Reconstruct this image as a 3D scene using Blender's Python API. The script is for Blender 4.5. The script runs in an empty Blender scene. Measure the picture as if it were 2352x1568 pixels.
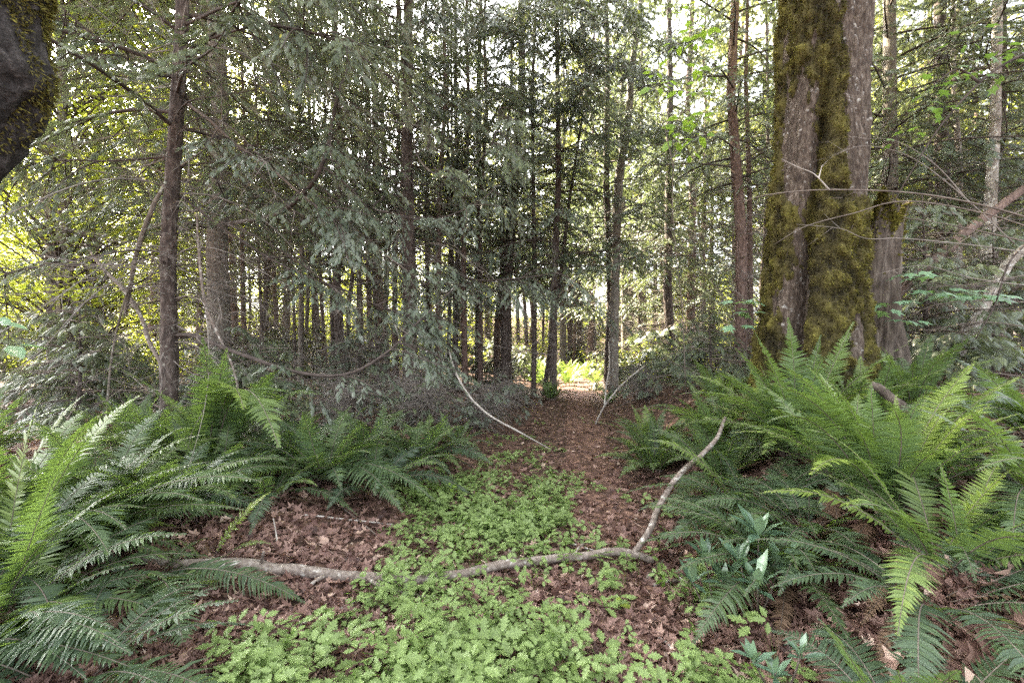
import bpy, math
import numpy as np
from mathutils import Vector
PI = math.pi
R = math.radians
sc = bpy.context.scene
COL = sc.collection

# ------------------------------------------------------------------ camera, world, sun, exposure
LENS = 15.5
CAMZ = 1.5
cam_data = bpy.data.cameras.new('camera')
cam_data.lens = LENS; cam_data.sensor_width = 36.0; cam_data.clip_end = 2000.0; cam_data.clip_start = 0.05
cam = bpy.data.objects.new('camera', cam_data); COL.objects.link(cam)
cam.location = (0, 0, CAMZ); cam.rotation_euler = (R(90), 0, 0)
sc.camera = cam

SUN_EL = R(43); SUN_AZ = R(-48)            # azimuth clockwise from the view direction (+Y)
world = bpy.data.worlds.new('World'); sc.world = world; world.use_nodes = True
wn = world.node_tree; wn.nodes.clear()
sky = wn.nodes.new('ShaderNodeTexSky'); sky.sky_type = 'NISHITA'; sky.sun_disc = False
sky.sun_elevation = SUN_EL; sky.sun_rotation = SUN_AZ
sky.air_density = 1.0; sky.dust_density = 6.0; sky.ozone_density = 0.6
bg = wn.nodes.new('ShaderNodeBackground'); bg.inputs['Strength'].default_value = 0.15
wo = wn.nodes.new('ShaderNodeOutputWorld')
hs = wn.nodes.new('ShaderNodeHueSaturation'); hs.inputs['Saturation'].default_value = 0.22   # sky colour desaturated for a neutral white balance
wn.links.new(sky.outputs[0], hs.inputs['Color']); wn.links.new(hs.outputs[0], bg.inputs[0]); wn.links.new(bg.outputs[0], wo.inputs[0])
sun_d = bpy.data.lights.new('sun', 'SUN'); sun_d.energy = 5.0; sun_d.angle = R(0.5); sun_d.color = (1.0, 0.86, 0.63)
sun = bpy.data.objects.new('sun', sun_d); COL.objects.link(sun)
SUNV = Vector((math.sin(SUN_AZ) * math.cos(SUN_EL), math.cos(SUN_AZ) * math.cos(SUN_EL), math.sin(SUN_EL)))
sun.rotation_euler = SUNV.to_track_quat('Z', 'Y').to_euler()
vs = sc.view_settings
vs.view_transform = 'Standard'; vs.look = 'None'; vs.gamma = 1.0; vs.exposure = 4.0
sc.cycles.use_denoising = False; sc.cycles.use_adaptive_sampling = False
sc.cycles.sample_clamp_indirect = 6.0
sc.cycles.max_bounces = 8; sc.cycles.diffuse_bounces = 4; sc.cycles.transmission_bounces = 6

# ------------------------------------------------------------------ maths helpers
FPX = 2352 * LENS / 36.0
def P(px, py, d):                          # photograph position (2352 x 1568) at depth d -> world point
    return np.array([(px - 1176) / FPX * d, d, CAMZ - (py - 784) / FPX * d])
def unit(v):
    v = np.asarray(v, float); return v / np.maximum(np.linalg.norm(v, axis=-1, keepdims=True), 1e-9)
def sstep(a, b, x):
    t = np.clip((x - a) / (b - a), 0, 1); return t * t * (3 - 2 * t)
def hash3(ix, iy, iz):
    n = (ix * 374761393 + iy * 668265263 + iz * 2147483647 + 1013904223) & 0xFFFFFFFF
    n = ((n ^ (n >> 13)) * 1274126177) & 0xFFFFFFFF
    n = ((n ^ (n >> 15)) * 2246822519) & 0xFFFFFFFF
    return ((n ^ (n >> 16)) & 0xFFFFFF) / float(0xFFFFFF)
def vnoise(p):
    p = np.asarray(p, float); i = np.floor(p).astype(np.int64); f = p - i; f = f * f * (3 - 2 * f)
    out = 0
    for dx in (0, 1):
        for dy in (0, 1):
            for dz in (0, 1):
                w = (f[..., 0] if dx else 1 - f[..., 0]) * (f[..., 1] if dy else 1 - f[..., 1]) * (f[..., 2] if dz else 1 - f[..., 2])
                out = out + w * hash3(i[..., 0] + dx, i[..., 1] + dy, i[..., 2] + dz)
    return out
def fbm(p, o=4):
    p = np.asarray(p, float); s = 0; a = 0.5; t = 0
    for k in range(o):
        s = s + a * vnoise(p + 17.3 * k); t += a; a *= 0.5; p = p * 2.03
    return s / t
def path_x(y):
    return np.interp(y, [-5, 0, 1.9, 3.65, 5.7, 10.4, 17, 40], [0.25, 0.35, 0.5, 0.78, 1.0, 1.6, 2.1, 2.6])
def gz(x, y):
    x = np.asarray(x, float); y = np.asarray(y, float)
    u = x - path_x(y)
    near = 1 - sstep(9, 15, y)
    right = (0.62 * sstep(0.45, 1.9, u) + 0.35 * sstep(1.8, 4.2, u)) * near
    left = (0.22 * sstep(1.3, 2.6, -u) + 0.1 * sstep(2.5, 5, -u)) * near
    p = np.stack([x * 0.55, y * 0.55, x * 0 + 3.1], -1)
    far = np.exp(-(x * x + y * y) / 120.0 ** 2)
    n = (fbm(p, 3) - 0.5) * 0.30 * sstep(0.25, 1.4, np.abs(u)) + (fbm(p * 4.1, 2) - 0.5) * 0.06
    return right + left + n * far + 5.5 * sstep(36, 75, y)
def G(px, py):                             # where the view ray through a photograph position meets the ground
    t = np.linspace(0.4, 40, 2000)
    x = (px - 1176) / FPX * t; z = CAMZ - (py - 784) / FPX * t
    k = np.argmax(z < gz(x, t))
    if k == 0: k = 1999
    return np.array([x[k], t[k], float(gz(x[k], t[k]))])

# ------------------------------------------------------------------ mesh collector
class MB:
    def __init__(s): s.v = []; s.f = {3: [], 4: []}; s.a = {3: [], 4: []}; s.m = {3: [], 4: []}; s.n = 0
    def add(s, v, faces, var=0.5, mi=0):
        v = np.asarray(v, float).reshape(-1, 3)
        for F in (faces if isinstance(faces, (list, tuple)) else [faces]):
            F = np.asarray(F, np.int64)
            if F.size == 0: continue
            k = F.shape[1]
            s.f[k].append(F + s.n); s.a[k].append(np.broadcast_to(np.asarray(var, float), (len(F),)).copy())
            s.m[k].append(np.full(len(F), mi, np.int32))
        s.v.append(v); s.n += len(v)
    def inst(s, tv, tf, M, T, var=0.5, mi=0):       # N copies of a template; M (N,3,3) has the axes as columns
        N = len(T)
        if N == 0: return
        tv = np.asarray(tv, float)
        V = np.einsum('nij,kj->nki', M, tv) + np.asarray(T)[:, None, :]
        var = np.broadcast_to(np.asarray(var, float), (N,))
        off = (np.arange(N) * len(tv))[:, None, None]
        for F in tf:
            F = np.asarray(F, np.int64)
            if F.size == 0: continue
            FF = (F[None] + off).reshape(-1, F.shape[1])
            k = F.shape[1]
            s.f[k].append(FF + s.n); s.a[k].append(np.repeat(var, len(F))); s.m[k].append(np.full(len(FF), mi, np.int32))
        s.v.append(V.reshape(-1, 3)); s.n += N * len(tv)
    def mesh(s, name, mats, smooth=False):
        me = bpy.data.meshes.new(name)
        v = np.concatenate(s.v).astype(np.float32)
        q = np.concatenate(s.f[4]) if s.f[4] else np.zeros((0, 4), np.int64)
        t = np.concatenate(s.f[3]) if s.f[3] else np.zeros((0, 3), np.int64)
        me.vertices.add(len(v)); me.vertices.foreach_set('co', v.ravel())
        li = np.concatenate([q.ravel(), t.ravel()]).astype(np.int32)
        me.loops.add(len(li)); me.loops.foreach_set('vertex_index', li)
        st = np.concatenate([np.arange(len(q)) * 4, len(q) * 4 + np.arange(len(t)) * 3]).astype(np.int32)
        me.polygons.add(len(st)); me.polygons.foreach_set('loop_start', st)
        mi = np.concatenate(s.m[4] + s.m[3]).astype(np.int32)
        for m in (mats if isinstance(mats, (list, tuple)) else [mats]): me.materials.append(m)
        me.polygons.foreach_set('material_index', mi)
        if smooth: me.polygons.foreach_set('use_smooth', np.ones(len(st), bool))
        at = me.attributes.new('var', 'FLOAT', 'FACE')
        at.data.foreach_set('value', np.concatenate(s.a[4] + s.a[3]).astype(np.float32))
        me.update(calc_edges=True); me.validate()
        return me
def link(name, me, parent=None):
    o = bpy.data.objects.new(name, me); COL.objects.link(o)
    if parent is not None: o.parent = parent
    return o
def thing(name, label, cat, loc=(0, 0, 0), group=None, me=None):
    o = bpy.data.objects.new(name, me); COL.objects.link(o)
    o.location = tuple(float(c) for c in loc)
    o['label'] = label; o['category'] = cat
    if group: o['group'] = group
    return o

def frames(pts):
    pts = np.asarray(pts, float); t = unit(np.gradient(pts, axis=0))
    n = np.zeros_like(t); ref = np.array([0, 0, 1.0]) if abs(t[0, 2]) < 0.9 else np.array([1.0, 0, 0])
    n[0] = unit(ref - t[0] * (ref @ t[0]))
    for i in range(1, len(t)): n[i] = unit(n[i - 1] - t[i] * (n[i - 1] @ t[i]))
    return t, n, np.cross(t, n)
def tube(mb, pts, rad, sides=6, var=0.5, mi=0, rough=0.0, seed=0.0, cap=True):
    pts = np.asarray(pts, float); rad = np.broadcast_to(np.asarray(rad, float), (len(pts),))
    t, n, b = frames(pts); a = np.arange(sides) * 2 * PI / sides
    r = np.repeat(rad[:, None], sides, 1)
    if rough:
        q = np.stack([np.cos(a)[None] * 1.7 + 0 * r, np.sin(a)[None] * 1.7 + 0 * r, np.cumsum(np.r_[0, np.linalg.norm(np.diff(pts, axis=0), axis=1)])[:, None] / max(rad.max(), 1e-4) * 0.6 + 0 * r], -1)
        r = r * (1 + rough * (fbm(q + seed, 3) - 0.5) * 2)
    V = pts[:, None] + r[..., None] * (np.cos(a)[None, :, None] * n[:, None] + np.sin(a)[None, :, None] * b[:, None])
    L = len(pts); i = np.arange(L - 1)[:, None] * sides; j = np.arange(sides)[None]; jn = (j + 1) % sides
    Q = np.stack([i + j, i + jn, i + sides + jn, i + sides + j], -1).reshape(-1, 4)
    V = V.reshape(-1, 3)
    if cap:
        V = np.vstack([V, pts[-1], pts[0]]); e = (L - 1) * sides; j = np.arange(sides); jn = (j + 1) % sides
        T = np.vstack([np.stack([e + j, e + jn, np.full(sides, L * sides)], 1), np.stack([jn, j, np.full(sides, L * sides + 1)], 1)])
        mb.add(V, [Q, T], var, mi)
    else: mb.add(V, Q, var, mi)
def spline(ctrl, n=24):                    # Catmull-Rom through points (any number of columns)
    c = np.asarray(ctrl, float); c = np.vstack([2 * c[0] - c[1], c, 2 * c[-1] - c[-2]])
    m = len(c) - 3; u = np.linspace(0, m - 1e-6, n); k = u.astype(int); f = (u - k)[:, None]
    a, b, d, e = c[k], c[k + 1], c[k + 2], c[k + 3]
    return 0.5 * (2 * b + (d - a) * f + (2 * a - 5 * b + 4 * d - e) * f ** 2 + (3 * b - a - 3 * d + e) * f ** 3)
CONE = (np.array([[math.cos(k * 2 * PI / 3), 0, math.sin(k * 2 * PI / 3)] for k in range(3)] + [[0, 1, 0]]), [np.array([[1, 0, 3], [2, 1, 3], [0, 2, 3]])])
def cones(mb, p0, p1, r, var=0.5, mi=0):
    p0 = np.asarray(p0, float); p1 = np.asarray(p1, float); d = p1 - p0
    t = unit(d); ref = np.where(np.abs(t[:, 2:3]) < 0.9, np.array([[0, 0, 1.0]]), np.array([[1.0, 0, 0]]))
    s = unit(np.cross(t, ref)); n = np.cross(s, t); r = np.broadcast_to(np.asarray(r, float), (len(p0),))[:, None]
    mb.inst(CONE[0], CONE[1], np.stack([s * r, d, n * r], -1), p0, var, mi)
def basis(d, nrm, size, wide=None):         # columns: side, direction, normal
    d = unit(d); s = unit(np.cross(d, nrm)); n = np.cross(s, d); size = np.asarray(size, float)[:, None]
    w = size if wide is None else np.asarray(wide, float)[:, None]
    return np.stack([s * w, d * size, n * size], -1)

# ------------------------------------------------------------------ materials
def nodes(name):
    m = bpy.data.materials.new(name); m.use_nodes = True; nt = m.node_tree; nt.nodes.clear()
    return m, nt, (lambda k: nt.nodes.new(k)), nt.links.new
def ramp(nt, stops):
    r = nt.nodes.new('ShaderNodeValToRGB'); e = r.color_ramp.elements
    while len(e) < len(stops): e.new(0.5)
    for k, (p, c) in enumerate(stops): e[k].position = p; e[k].color = (*c, 1)
    return r
def leaf_mat(name, stops, under=None, trans=0.35, tcol=(0.30, 0.38, 0.05), rough=0.45, spec=0.5, objvar=0.0):
    m, nt, N, Lk = nodes(name)
    at = N('ShaderNodeAttribute'); at.attribute_name = 'var'
    r = ramp(nt, stops); fac = at.outputs['Fac']
    if objvar:
        oi = N('ShaderNodeObjectInfo'); ma = N('ShaderNodeMath'); ma.operation = 'MULTIPLY_ADD'
        ma.inputs[1].default_value = objvar; ma.inputs[2].default_value = -objvar / 2
        Lk(oi.outputs['Random'], ma.inputs[0]); ad = N('ShaderNodeMath'); ad.operation = 'ADD'
        Lk(ma.outputs[0], ad.inputs[0]); Lk(fac, ad.inputs[1]); fac = ad.outputs[0]
    Lk(fac, r.inputs[0]); colr = r.outputs[0]
    if under:
        g = N('ShaderNodeNewGeometry'); mx = N('ShaderNodeMix'); mx.data_type = 'RGBA'
        Lk(g.outputs['Backfacing'], mx.inputs['Factor']); Lk(colr, mx.inputs['A']); mx.inputs['B'].default_value = (*under, 1); colr = mx.outputs['Result']
    pb = N('ShaderNodeBsdfPrincipled'); pb.inputs['Roughness'].default_value = rough; pb.inputs['Specular IOR Level'].default_value = spec
    Lk(colr, pb.inputs['Base Color'])
    tr = N('ShaderNodeBsdfTranslucent')
    tm = N('ShaderNodeMix'); tm.data_type = 'RGBA'; tm.inputs['Factor'].default_value = 0.75
    Lk(r.outputs[0], tm.inputs['A']); tm.inputs['B'].default_value = (*tcol, 1); Lk(tm.outputs['Result'], tr.inputs['Color'])
    ms = N('ShaderNodeMixShader'); ms.inputs[0].default_value = trans
    o = N('ShaderNodeOutputMaterial'); Lk(pb.outputs[0], ms.inputs[1]); Lk(tr.outputs[0], ms.inputs[2]); Lk(ms.outputs[0], o.inputs[0])
    return m
def bark_mat(name, stops, scale=(24, 24, 8), bump=0.9, lichen=None, lich_amt=0.55, dist=0.035):
    m, nt, N, Lk = nodes(name)
    tc = N('ShaderNodeTexCoord'); mp = N('ShaderNodeMapping'); mp.inputs['Scale'].default_value = scale
    Lk(tc.outputs['Object'], mp.inputs[0])
    n1 = N('ShaderNodeTexNoise'); n1.inputs['Scale'].default_value = 1.0; n1.inputs['Detail'].default_value = 8; n1.inputs['Roughness'].default_value = 0.68
    Lk(mp.outputs[0], n1.inputs['Vector'])
    r = ramp(nt, stops); Lk(n1.outputs['Fac'], r.inputs[0]); colr = r.outputs[0]
    if lichen:
        n2 = N('ShaderNodeTexNoise'); n2.inputs['Scale'].default_value = 19.0; n2.inputs['Detail'].default_value = 6
        Lk(tc.outputs['Object'], n2.inputs['Vector'])
        r2 = ramp(nt, [(lich_amt, (0, 0, 0)), (lich_amt + 0.08, (1, 1, 1))]); Lk(n2.outputs['Fac'], r2.inputs[0])
        mx = N('ShaderNodeMix'); mx.data_type = 'RGBA'; Lk(r2.outputs[0], mx.inputs['Factor']); Lk(colr, mx.inputs['A']); mx.inputs['B'].default_value = (*lichen, 1); colr = mx.outputs['Result']
    pb = N('ShaderNodeBsdfPrincipled'); pb.inputs['Roughness'].default_value = 0.85; pb.inputs['Specular IOR Level'].default_value = 0.25
    Lk(colr, pb.inputs['Base Color'])
    bp = N('ShaderNodeBump'); bp.inputs['Strength'].default_value = bump; bp.inputs['Distance'].default_value = dist
    Lk(n1.outputs['Fac'], bp.inputs['Height']); Lk(bp.outputs[0], pb.inputs['Normal'])
    o = N('ShaderNodeOutputMaterial'); Lk(pb.outputs[0], o.inputs[0])
    return m
CEDAR = leaf_mat('cedar_foliage', [(0.0, (0.040, 0.055, 0.036)), (0.35, (0.068, 0.088, 0.055)), (0.7, (0.095, 0.118, 0.066)), (1.0, (0.14, 0.165, 0.08))], under=(0.155, 0.175, 0.14), trans=0.28, tcol=(0.16, 0.20, 0.06), rough=0.42, objvar=0.35)
SILVER = leaf_mat('silvery_foliage', [(0.0, (0.050, 0.070, 0.045)), (0.5, (0.085, 0.108, 0.075)), (1.0, (0.14, 0.16, 0.125))], under=(0.18, 0.205, 0.17), trans=0.2, tcol=(0.16, 0.22, 0.08), rough=0.38, spec=0.6)
FAR_FOL = leaf_mat('far_conifer_foliage', [(0.0, (0.035, 0.052, 0.028)), (0.6, (0.065, 0.088, 0.042)), (1.0, (0.12, 0.14, 0.05))], trans=0.35, tcol=(0.30, 0.31, 0.07), objvar=0.4)
BROAD = leaf_mat('broad_leaves', [(0.0, (0.06, 0.11, 0.02)), (0.5, (0.10, 0.16, 0.025)), (1.0, (0.19, 0.22, 0.03))], trans=0.55, tcol=(0.50, 0.55, 0.06), objvar=0.3)
LIME = leaf_mat('fresh_green_leaves', [(0.0, (0.10, 0.20, 0.03)), (1.0, (0.20, 0.32, 0.05))], trans=0.5, tcol=(0.38, 0.55, 0.07))
GREENLEAF = leaf_mat('deep_green_leaves', [(0.0, (0.05, 0.10, 0.025)), (1.0, (0.11, 0.19, 0.04))], trans=0.4, tcol=(0.22, 0.36, 0.05))  # darker green for the maple branch leaves
MAPLE = leaf_mat('pale_maple_leaves', [(0.0, (0.10, 0.19, 0.10)), (1.0, (0.20, 0.32, 0.20))], trans=0.35, tcol=(0.25, 0.40, 0.10), rough=0.4)
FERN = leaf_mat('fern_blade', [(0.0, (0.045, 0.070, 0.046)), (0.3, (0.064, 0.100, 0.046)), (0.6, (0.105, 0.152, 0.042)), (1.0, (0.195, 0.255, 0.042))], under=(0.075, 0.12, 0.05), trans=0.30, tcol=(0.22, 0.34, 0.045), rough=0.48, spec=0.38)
DEADFERN = leaf_mat('dry_fern_blade', [(0.0, (0.07, 0.042, 0.028)), (1.0, (0.16, 0.105, 0.07))], trans=0.15, tcol=(0.2, 0.12, 0.06), rough=0.7, spec=0.2)
HERB = leaf_mat('herb_leaves', [(0.0, (0.060, 0.115, 0.022)), (0.45, (0.130, 0.215, 0.038)), (0.85, (0.215, 0.315, 0.055)), (1.0, (0.30, 0.37, 0.07))], under=(0.15, 0.21, 0.07), trans=0.3, tcol=(0.25, 0.42, 0.08), rough=0.5, spec=0.4)
RHODO = leaf_mat('glossy_evergreen_leaves', [(0.0, (0.04, 0.075, 0.05)), (0.6, (0.085, 0.14, 0.095)), (1.0, (0.19, 0.28, 0.16))], trans=0.15, tcol=(0.2, 0.35, 0.08), rough=0.22, spec=0.7)
LITTER = leaf_mat('dead_leaves', [(0.0, (0.035, 0.018, 0.016)), (0.35, (0.110, 0.060, 0.050)), (0.7, (0.205, 0.126, 0.104)), (0.92, (0.34, 0.235, 0.19)), (1.0, (0.46, 0.35, 0.29))], trans=0.12, tcol=(0.35, 0.16, 0.08), rough=0.6, spec=0.3)
MOSSM = leaf_mat('moss', [(0.0, (0.017, 0.014, 0.007)), (0.35, (0.052, 0.043, 0.014)), (0.7, (0.105, 0.092, 0.022)), (1.0, (0.20, 0.185, 0.038))], trans=0.12, tcol=(0.3, 0.3, 0.05), rough=0.8, spec=0.2)
BARK_DARK = bark_mat('dark_conifer_bark', [(0.32, (0.016, 0.012, 0.011)), (0.5, (0.062, 0.046, 0.040)), (0.7, (0.17, 0.14, 0.125))], lichen=(0.20, 0.19, 0.165), lich_amt=0.62)
BARK_RED = bark_mat('reddish_conifer_bark', [(0.3, (0.035, 0.021, 0.017)), (0.5, (0.115, 0.075, 0.062)), (0.72, (0.24, 0.175, 0.15))])
BARK_GREY = bark_mat('grey_bark', [(0.25, (0.06, 0.05, 0.043)), (0.5, (0.15, 0.13, 0.11)), (0.75, (0.27, 0.24, 0.21))], lichen=(0.36, 0.37, 0.33), lich_amt=0.6)
BARK_PALE = bark_mat('pale_bark', [(0.25, (0.14, 0.12, 0.10)), (0.5, (0.27, 0.24, 0.21)), (0.75, (0.42, 0.39, 0.36))], lichen=(0.50, 0.49, 0.46), lich_amt=0.55)
BARK_BIG = bark_mat('old_maple_bark', [(0.32, (0.022, 0.015, 0.012)), (0.50, (0.072, 0.053, 0.041)), (0.72, (0.20, 0.165, 0.135))], scale=(30, 30, 12), bump=1.0, lichen=(0.30, 0.285, 0.265), lich_amt=0.62, dist=0.04)
BARK_FALL = bark_mat('fallen_limb_bark', [(0.3, (0.065, 0.048, 0.04)), (0.5, (0.16, 0.13, 0.112)), (0.7, (0.28, 0.245, 0.22))], scale=(40, 40, 40), bump=0.7, lichen=(0.40, 0.38, 0.35), lich_amt=0.58, dist=0.008)
SNAG = bark_mat('rotten_wood', [(0.3, (0.018, 0.013, 0.010)), (0.5, (0.075, 0.058, 0.047)), (0.72, (0.19, 0.16, 0.13))], scale=(22, 22, 4), bump=0.9)
BARK_BURL = bark_mat('near_black_bark', [(0.3, (0.008, 0.007, 0.007)), (0.5, (0.030, 0.026, 0.025)), (0.7, (0.10, 0.09, 0.088))], scale=(40, 40, 30), bump=1.0)
TWIG = bark_mat('twig_bark', [(0.3, (0.06, 0.045, 0.038)), (0.7, (0.17, 0.14, 0.12))], scale=(9, 9, 9), bump=0.2)
TWIG_PALE = bark_mat('bleached_twig', [(0.3, (0.22, 0.19, 0.17)), (0.7, (0.42, 0.39, 0.36))], scale=(12, 12, 12), bump=0.2)
TWIG_DEAD = bark_mat('dead_twig_bark', [(0.3, (0.10, 0.085, 0.075)), (0.7, (0.26, 0.23, 0.21))], scale=(9, 9, 9), bump=0.2)
LIMB = bark_mat('dark_limb_bark', [(0.3, (0.025, 0.019, 0.017)), (0.7, (0.085, 0.066, 0.058))], scale=(14, 14, 14), bump=0.3)
def soil_mat(name, stops, sc_=5.0):
    m, nt, N, Lk = nodes(name)
    tc = N('ShaderNodeTexCoord')
    n1 = N('ShaderNodeTexNoise'); n1.inputs['Scale'].default_value = sc_; n1.inputs['Detail'].default_value = 9; n1.inputs['Roughness'].default_value = 0.7
    vo = N('ShaderNodeTexVoronoi'); vo.inputs['Scale'].default_value = 16
    Lk(tc.outputs['Object'], n1.inputs['Vector']); Lk(tc.outputs['Object'], vo.inputs['Vector'])
    mx = N('ShaderNodeMix'); mx.data_type = 'FLOAT'; mx.inputs[0].default_value = 0.45
    sp = N('ShaderNodeSeparateColor'); Lk(vo.outputs['Color'], sp.inputs[0])
    Lk(n1.outputs['Fac'], mx.inputs[2]); Lk(sp.outputs[0], mx.inputs[3])
    r = ramp(nt, stops); Lk(mx.outputs[0], r.inputs[0])
    pb = N('ShaderNodeBsdfPrincipled'); pb.inputs['Roughness'].default_value = 0.9; pb.inputs['Specular IOR Level'].default_value = 0.2
    bp = N('ShaderNodeBump'); bp.inputs['Strength'].default_value = 0.8; bp.inputs['Distance'].default_value = 0.03
    Lk(mx.outputs[0], bp.inputs['Height']); Lk(bp.outputs[0], pb.inputs['Normal']); Lk(r.outputs[0], pb.inputs['Base Color'])
    o = N('ShaderNodeOutputMaterial'); Lk(pb.outputs[0], o.inputs[0])
    return m
SOIL = soil_mat('forest_soil', [(0.2, (0.022, 0.014, 0.011)), (0.5, (0.075, 0.045, 0.034)), (0.8, (0.19, 0.115, 0.085))])
PATHM = soil_mat('trodden_leaf_mould', [(0.2, (0.035, 0.020, 0.016)), (0.5, (0.11, 0.062, 0.048)), (0.8, (0.23, 0.135, 0.10))], 7.0)

# ------------------------------------------------------------------ ground and path
def axis(lo, hi, fine, grow):
    out = [0.0]; s = fine
    while out[-1] < hi: out.append(out[-1] + s); s *= grow if out[-1] > 7 else 1.004
    neg = [0.0]; s = fine
    while neg[-1] > lo: neg.append(neg[-1] - s); s *= grow if neg[-1] < -7 else 1.004
    return np.array(sorted(set(out + neg)))
gx = axis(-900, 900, 0.06, 1.06); gy = axis(-300, 1200, 0.06, 1.05)
X, Y = np.meshgrid(gx, gy); Z = gz(X, Y)
nx, ny = len(gx), len(gy)
i = np.arange(ny - 1)[:, None] * nx + np.arange(nx - 1)[None]
mb = MB(); mb.add(np.stack([X, Y, Z], -1), np.stack([i, i + 1, i + nx + 1, i + nx], -1).reshape(-1, 4))
o = link('ground', mb.mesh('ground', SOIL, True)); o['kind'] = 'structure'
py_ = np.linspace(-1.5, 22, 300); pw = np.linspace(-1, 1, 12)
hw = 0.36 + 0.10 * (fbm(np.stack([py_ * 0.9, 0 * py_, 0 * py_], -1)) - 0.5)
PX = path_x(py_)[:, None] + pw[None] * hw[:, None]; PY = np.repeat(py_[:, None], 12, 1)
PZ = gz(PX, PY) + 0.014 * (1 - np.abs(pw[None]) ** 4) - 0.008 * np.abs(pw[None]) ** 4
i = np.arange(299)[:, None] * 12 + np.arange(11)[None]
mb = MB(); mb.add(np.stack([PX, PY, PZ], -1), np.stack([i, i + 1, i + 13, i + 12], -1).reshape(-1, 4))
o = link('path', mb.mesh('path', PATHM, True)); o['kind'] = 'structure'

# ------------------------------------------------------------------ leaf templates (length 1 along +Y, facing +Z)
def spray_template(n=5, fw=0.085, spread=0.34, droop=0.12):
    V = []; F = []
    def fin(p, q, w):
        d = q - p; s = np.array([d[1], -d[0], 0]); s = s / np.linalg.norm(s) * w
        k = len(V); m = p + d * 0.45; V.extend([p, m + s, q, m - s]); F.append([k, k + 1, k + 2, k + 3])
    for k in range(n):
        y = 0.08 + 0.78 * k / n; s = spread * (1 - 0.55 * k / n) * (0.75 + 0.25 * min(k, 1))
        for sd in (-1, 1):
            yy = y + (0.05 if sd > 0 else 0)
            fin(np.array([0, yy, -droop * yy ** 2]), np.array([sd * s, yy + s * 0.85, -droop * (yy + .3) ** 2 - 0.06]), fw * (1 - 0.3 * k / n))
    fin(np.array([0, 0.0, 0]), np.array([0, 1.02, -droop]), fw * 0.8)
    return np.array(V), [np.array(F)]
SPRAY = spray_template(6, 0.062, 0.33, 0.14)
SPRAY_FINE = spray_template(7, 0.050, 0.27, 0.15)
SPRAY_FAR = spray_template(3, 0.12, 0.42, 0.1)
LEAF = (np.array([[0, 0, 0], [0.26, 0.35, 0.05], [0.20, 0.72, 0.03], [0, 1, -0.06], [-0.20, 0.72, 0.03], [-0.26, 0.35, 0.05], [0, 0.45, -0.02]]),
        [np.array([[0, 1, 6], [1, 2, 6], [2, 3, 6], [3, 4, 6], [4, 5, 6], [5, 0, 6]])])
DIAMOND = (np.array([[0, 0, 0], [0.33, 0.5, 0.06], [0, 1, -0.04], [-0.33, 0.5, 0.06]]), [np.array([[0, 1, 2], [0, 2, 3]])])
LANCE = (np.array([[0, 0, 0], [0.12, 0.3, 0.03], [0.15, 0.6, 0.04], [0, 1, -0.05], [-0.15, 0.6, 0.04], [-0.12, 0.3, 0.03], [0, 0.3, 0], [0, 0.62, 0]]),
         [np.array([[0, 1, 6], [0, 6, 5], [2, 3, 7], [3, 4, 7]]), np.array([[1, 2, 7, 6], [6, 7, 4, 5]])])
def lobed(lobes, notch, curl=0.0, cup=0.0):
    V = [[0, 0.38, 0]]
    for a, r in lobes:
        V.append([math.sin(R(a)) * r * 0.6, 0.38 + math.cos(R(a)) * r * 0.62, 0])
    k = len(lobes); V = [[0, 0.36, 0]]; ring = []
    for q in range(k):
        a, r = lobes[q]; ring.append((a, r))
        if q < k - 1: ring.append(((a + lobes[q + 1][0]) / 2, notch * min(r, lobes[q + 1][1])))
    ring.append((180, 0.30))
    for a, r in ring:
        x = math.sin(R(a)) * r; y = 0.36 + math.cos(R(a)) * r
        V.append([x, y, cup * (x * x) + curl * (y - 0.36) ** 2])
    n = len(ring); F = [[0, 1 + q, 1 + (q + 1) % n] for q in range(n)]
    F = [[f[0], f[2], f[1]] for f in F]
    return np.array(V), [np.array(F)]
MAPLELEAF = lobed([(-118, .38), (-58, .56), (0, .64), (58, .56), (118, .38)], 0.52, -0.25, -0.2)
DEADLEAVES = [lobed([(-115, .40), (-55, .58), (0, .64), (60, .5), (120, .42)], 0.6, c, u) for c, u in ((0.7, 0.5), (-0.6, 0.9), (0.3, -1.1), (1.1, 0.2))]
def herb_template():
    V = []; F = []
    out = [(0, 0), (.15, .13), (.14, .27), (.35, .42), (.20, .45), (.32, .67), (.17, .65), (.17, .85), (.08, .83), (0, 1.06)]
    for ang, s, dx in ((0, 0.62, 0.0), (72, 0.52, 0.0), (-72, 0.52, 0.0)):
        c, n = math.cos(R(ang)), math.sin(R(ang)); k = len(V)
        pts = [(x, y, 0.10 * x - 0.10 * y * y) for x, y in out] + [(-x, y, 0.10 * x - 0.10 * y * y) for x, y in out[1:-1][::-1]] + [(0, .5, -0.05)]
        for x, y, z in pts:
            x2 = x * s; y2 = y * s + 0.10
            V.append([x2 * c + y2 * n, -x2 * n + y2 * c + 0.28, z * s])
        m = len(pts) - 1
        for q in range(m): F.append([k + m, k + (q + 1) % m, k + q])
    return np.array(V), [np.array(F)]
HERBLEAF = herb_template()

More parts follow.
